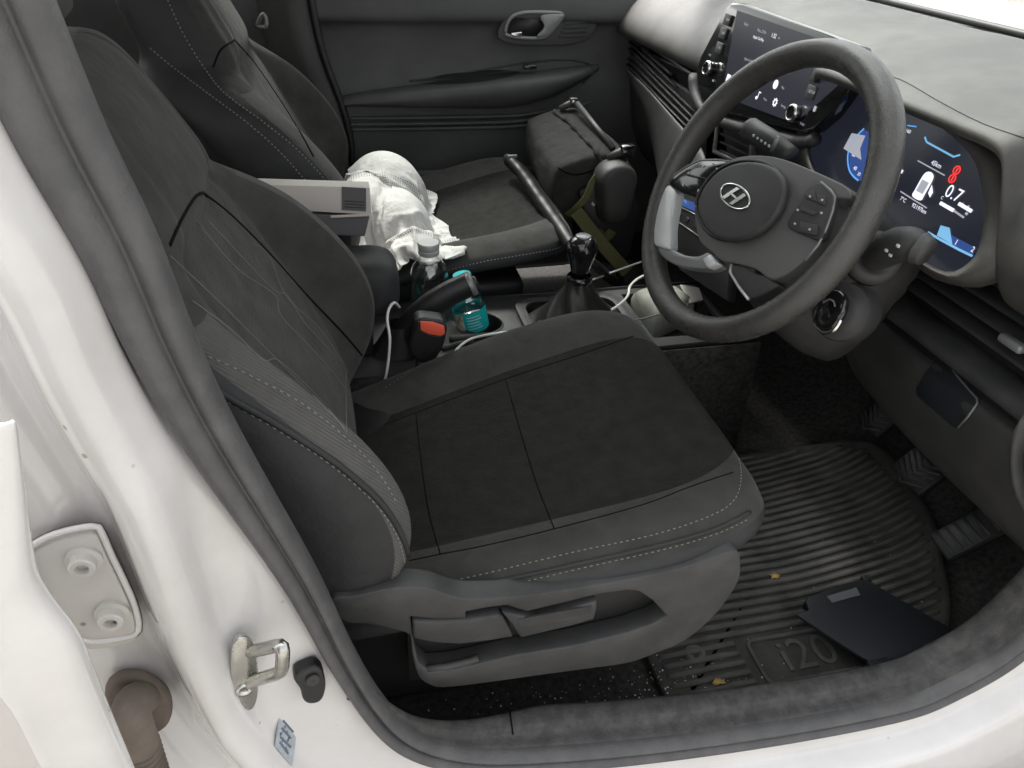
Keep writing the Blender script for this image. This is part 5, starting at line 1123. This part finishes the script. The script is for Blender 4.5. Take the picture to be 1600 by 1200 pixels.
# sticker
K = jpl(444, 1158); stk_ = obj('sticker', prism([K.px(a, b) + K.n * .0025 for a, b in ((434, 1110), (460, 1140), (453, 1196), (426, 1164))], K.n, .0004), M['sticker'], smooth=False); tag(stk_, 'small blue grey tilted sticker low on the white pillar', 'sticker')
for q_ in range(14):
    a_, b__ = 434 + random.random() * 14, 1128 + random.random() * 46
    obj('sticker_mark', box(K.px(a_, b__) + K.n * .0030, (.0022, .0022, .0003), 0, K.rot()), M['stickerink'], stk_, smooth=False)
for (a, b), (c, d) in (((438, 1124), (454, 1142)), ((436, 1136), (450, 1152)), ((434, 1150), (450, 1166)), ((433, 1158), (446, 1176))): obj('sticker_line', tube([K.px(a, b) + K.n * .0031, K.px(c, d) + K.n * .0031], .0009, 5), M['stickerink'], stk_)
# rear door hinge leaf with two bolts
Hh = jpl(135, 910); Hh = Plane(Hh.p + V((0, -.010, 0)), V((1, .05, 0)), V((0, 0, 1)))
hg = thing('hinge_bracket', 'white painted rear door hinge leaf with two bolts on the pillar', 'hinge', Hh.p)
def hpx(pts, h=0): return [Hh.px(a, b, h) for a, b in pts]
ho = cr([(46, 868), (62, 845), (100, 830), (148, 822), (160, 834), (172, 862), (205, 932), (217, 975), (212, 990), (195, 996), (130, 1000), (80, 960)], 48, True)
hl_ = obj('hinge_leaf', prism(hpx(ho, -.004), Hh.n, .008, .002), M['whited'], hg, angle=45)
obj('leaf_rim', tube(hpx(ho + [ho[0]], .004), .0022, 8), M['white'], hl_)
obj('mastic_seam', tube(hpx(ho + [ho[0]], -.004), .0030, 8), M['rust'], hl_)
for a, b in ((132, 872), (176, 956)): obj('bolt', lathe([(.0115, 0), (.0115, .003), (.0085, .004), (.0085, .010), (.0075, .011), (.0045, .011), (.004, .006), (0, .006)], Hh.px(a, b, .004), Hh.n, 20), M['whited'], hg, angle=40)
# wiring conduit with grommet
G = jpl(220, 1085); G = Plane(G.p + V((0, -.006, 0)), V((1, .1, 0)), V((0, 0, 1)))
cdt = thing('wiring_conduit', 'dirty brown grey corrugated rubber wiring conduit leaving the white pillar', 'conduit', G.p)
obj('grommet', prism([G.px(a, b, -.003) for a, b in cr([(166, 1062), (185, 1044), (225, 1042), (262, 1066), (270, 1098), (258, 1122), (230, 1130), (190, 1110), (170, 1090)], 36, True)], G.n, .012, .005, 3), M['rust'], cdt, angle=50)
gp = [G.px(222, 1090, .006), at(208, 1100, y=G.p.y - .03), at(205, 1122, y=G.p.y - .04), at(212, 1145, y=G.p.y - .04), at(222, 1175, y=G.p.y - .038), at(240, 1230, y=G.p.y - .036), at(255, 1290, y=G.p.y - .036)]
obj('corrugated_tube', tube(cr(gp, 200), lambda t: .0128 + (.0020 * math.sin(t * 190) if t > .40 else .001), 16), M['rust'], cdt)
# rear door standing open at the left edge
rdr = thing('rear_door', 'edge of the open white rear door at the bottom corner beside the hinge', 'car door', at(40, 1000, y=.27))
ep = cr([at(a, b, y=.29) for a, b in ((18, 655), (22, 700), (30, 770), (47, 892), (75, 945), (117, 1000), (150, 1080), (200, 1200), (240, 1300))], 40)
def dz(i, z): return z * min(1, i / 9)
obj('door_edge', loft([[p + V((-.002, dz(i, .006), dz(i, -.002))), p, p + V((-.001, dz(i, -.006), dz(i, -.001))), p + V((-.008, dz(i, -.010), dz(i, -.006))), p + V((-.022, dz(i, -.014), dz(i, -.014))), p + V((-.030, dz(i, -.022), dz(i, -.018)))] for i, p in enumerate(ep)], False, False), M['white'], rdr, sub=1, solid=.003)
obj('door_inner_skin', loft([[p + V((-.027, -.021, -.017)), p + V((-.036, -.006, -.02)), p + V((-.10, .0, -.03)), p + V((-.30, .01, -.04))] for p in ep], False, False), M['whited'], rdr, sub=1, solid=.003)
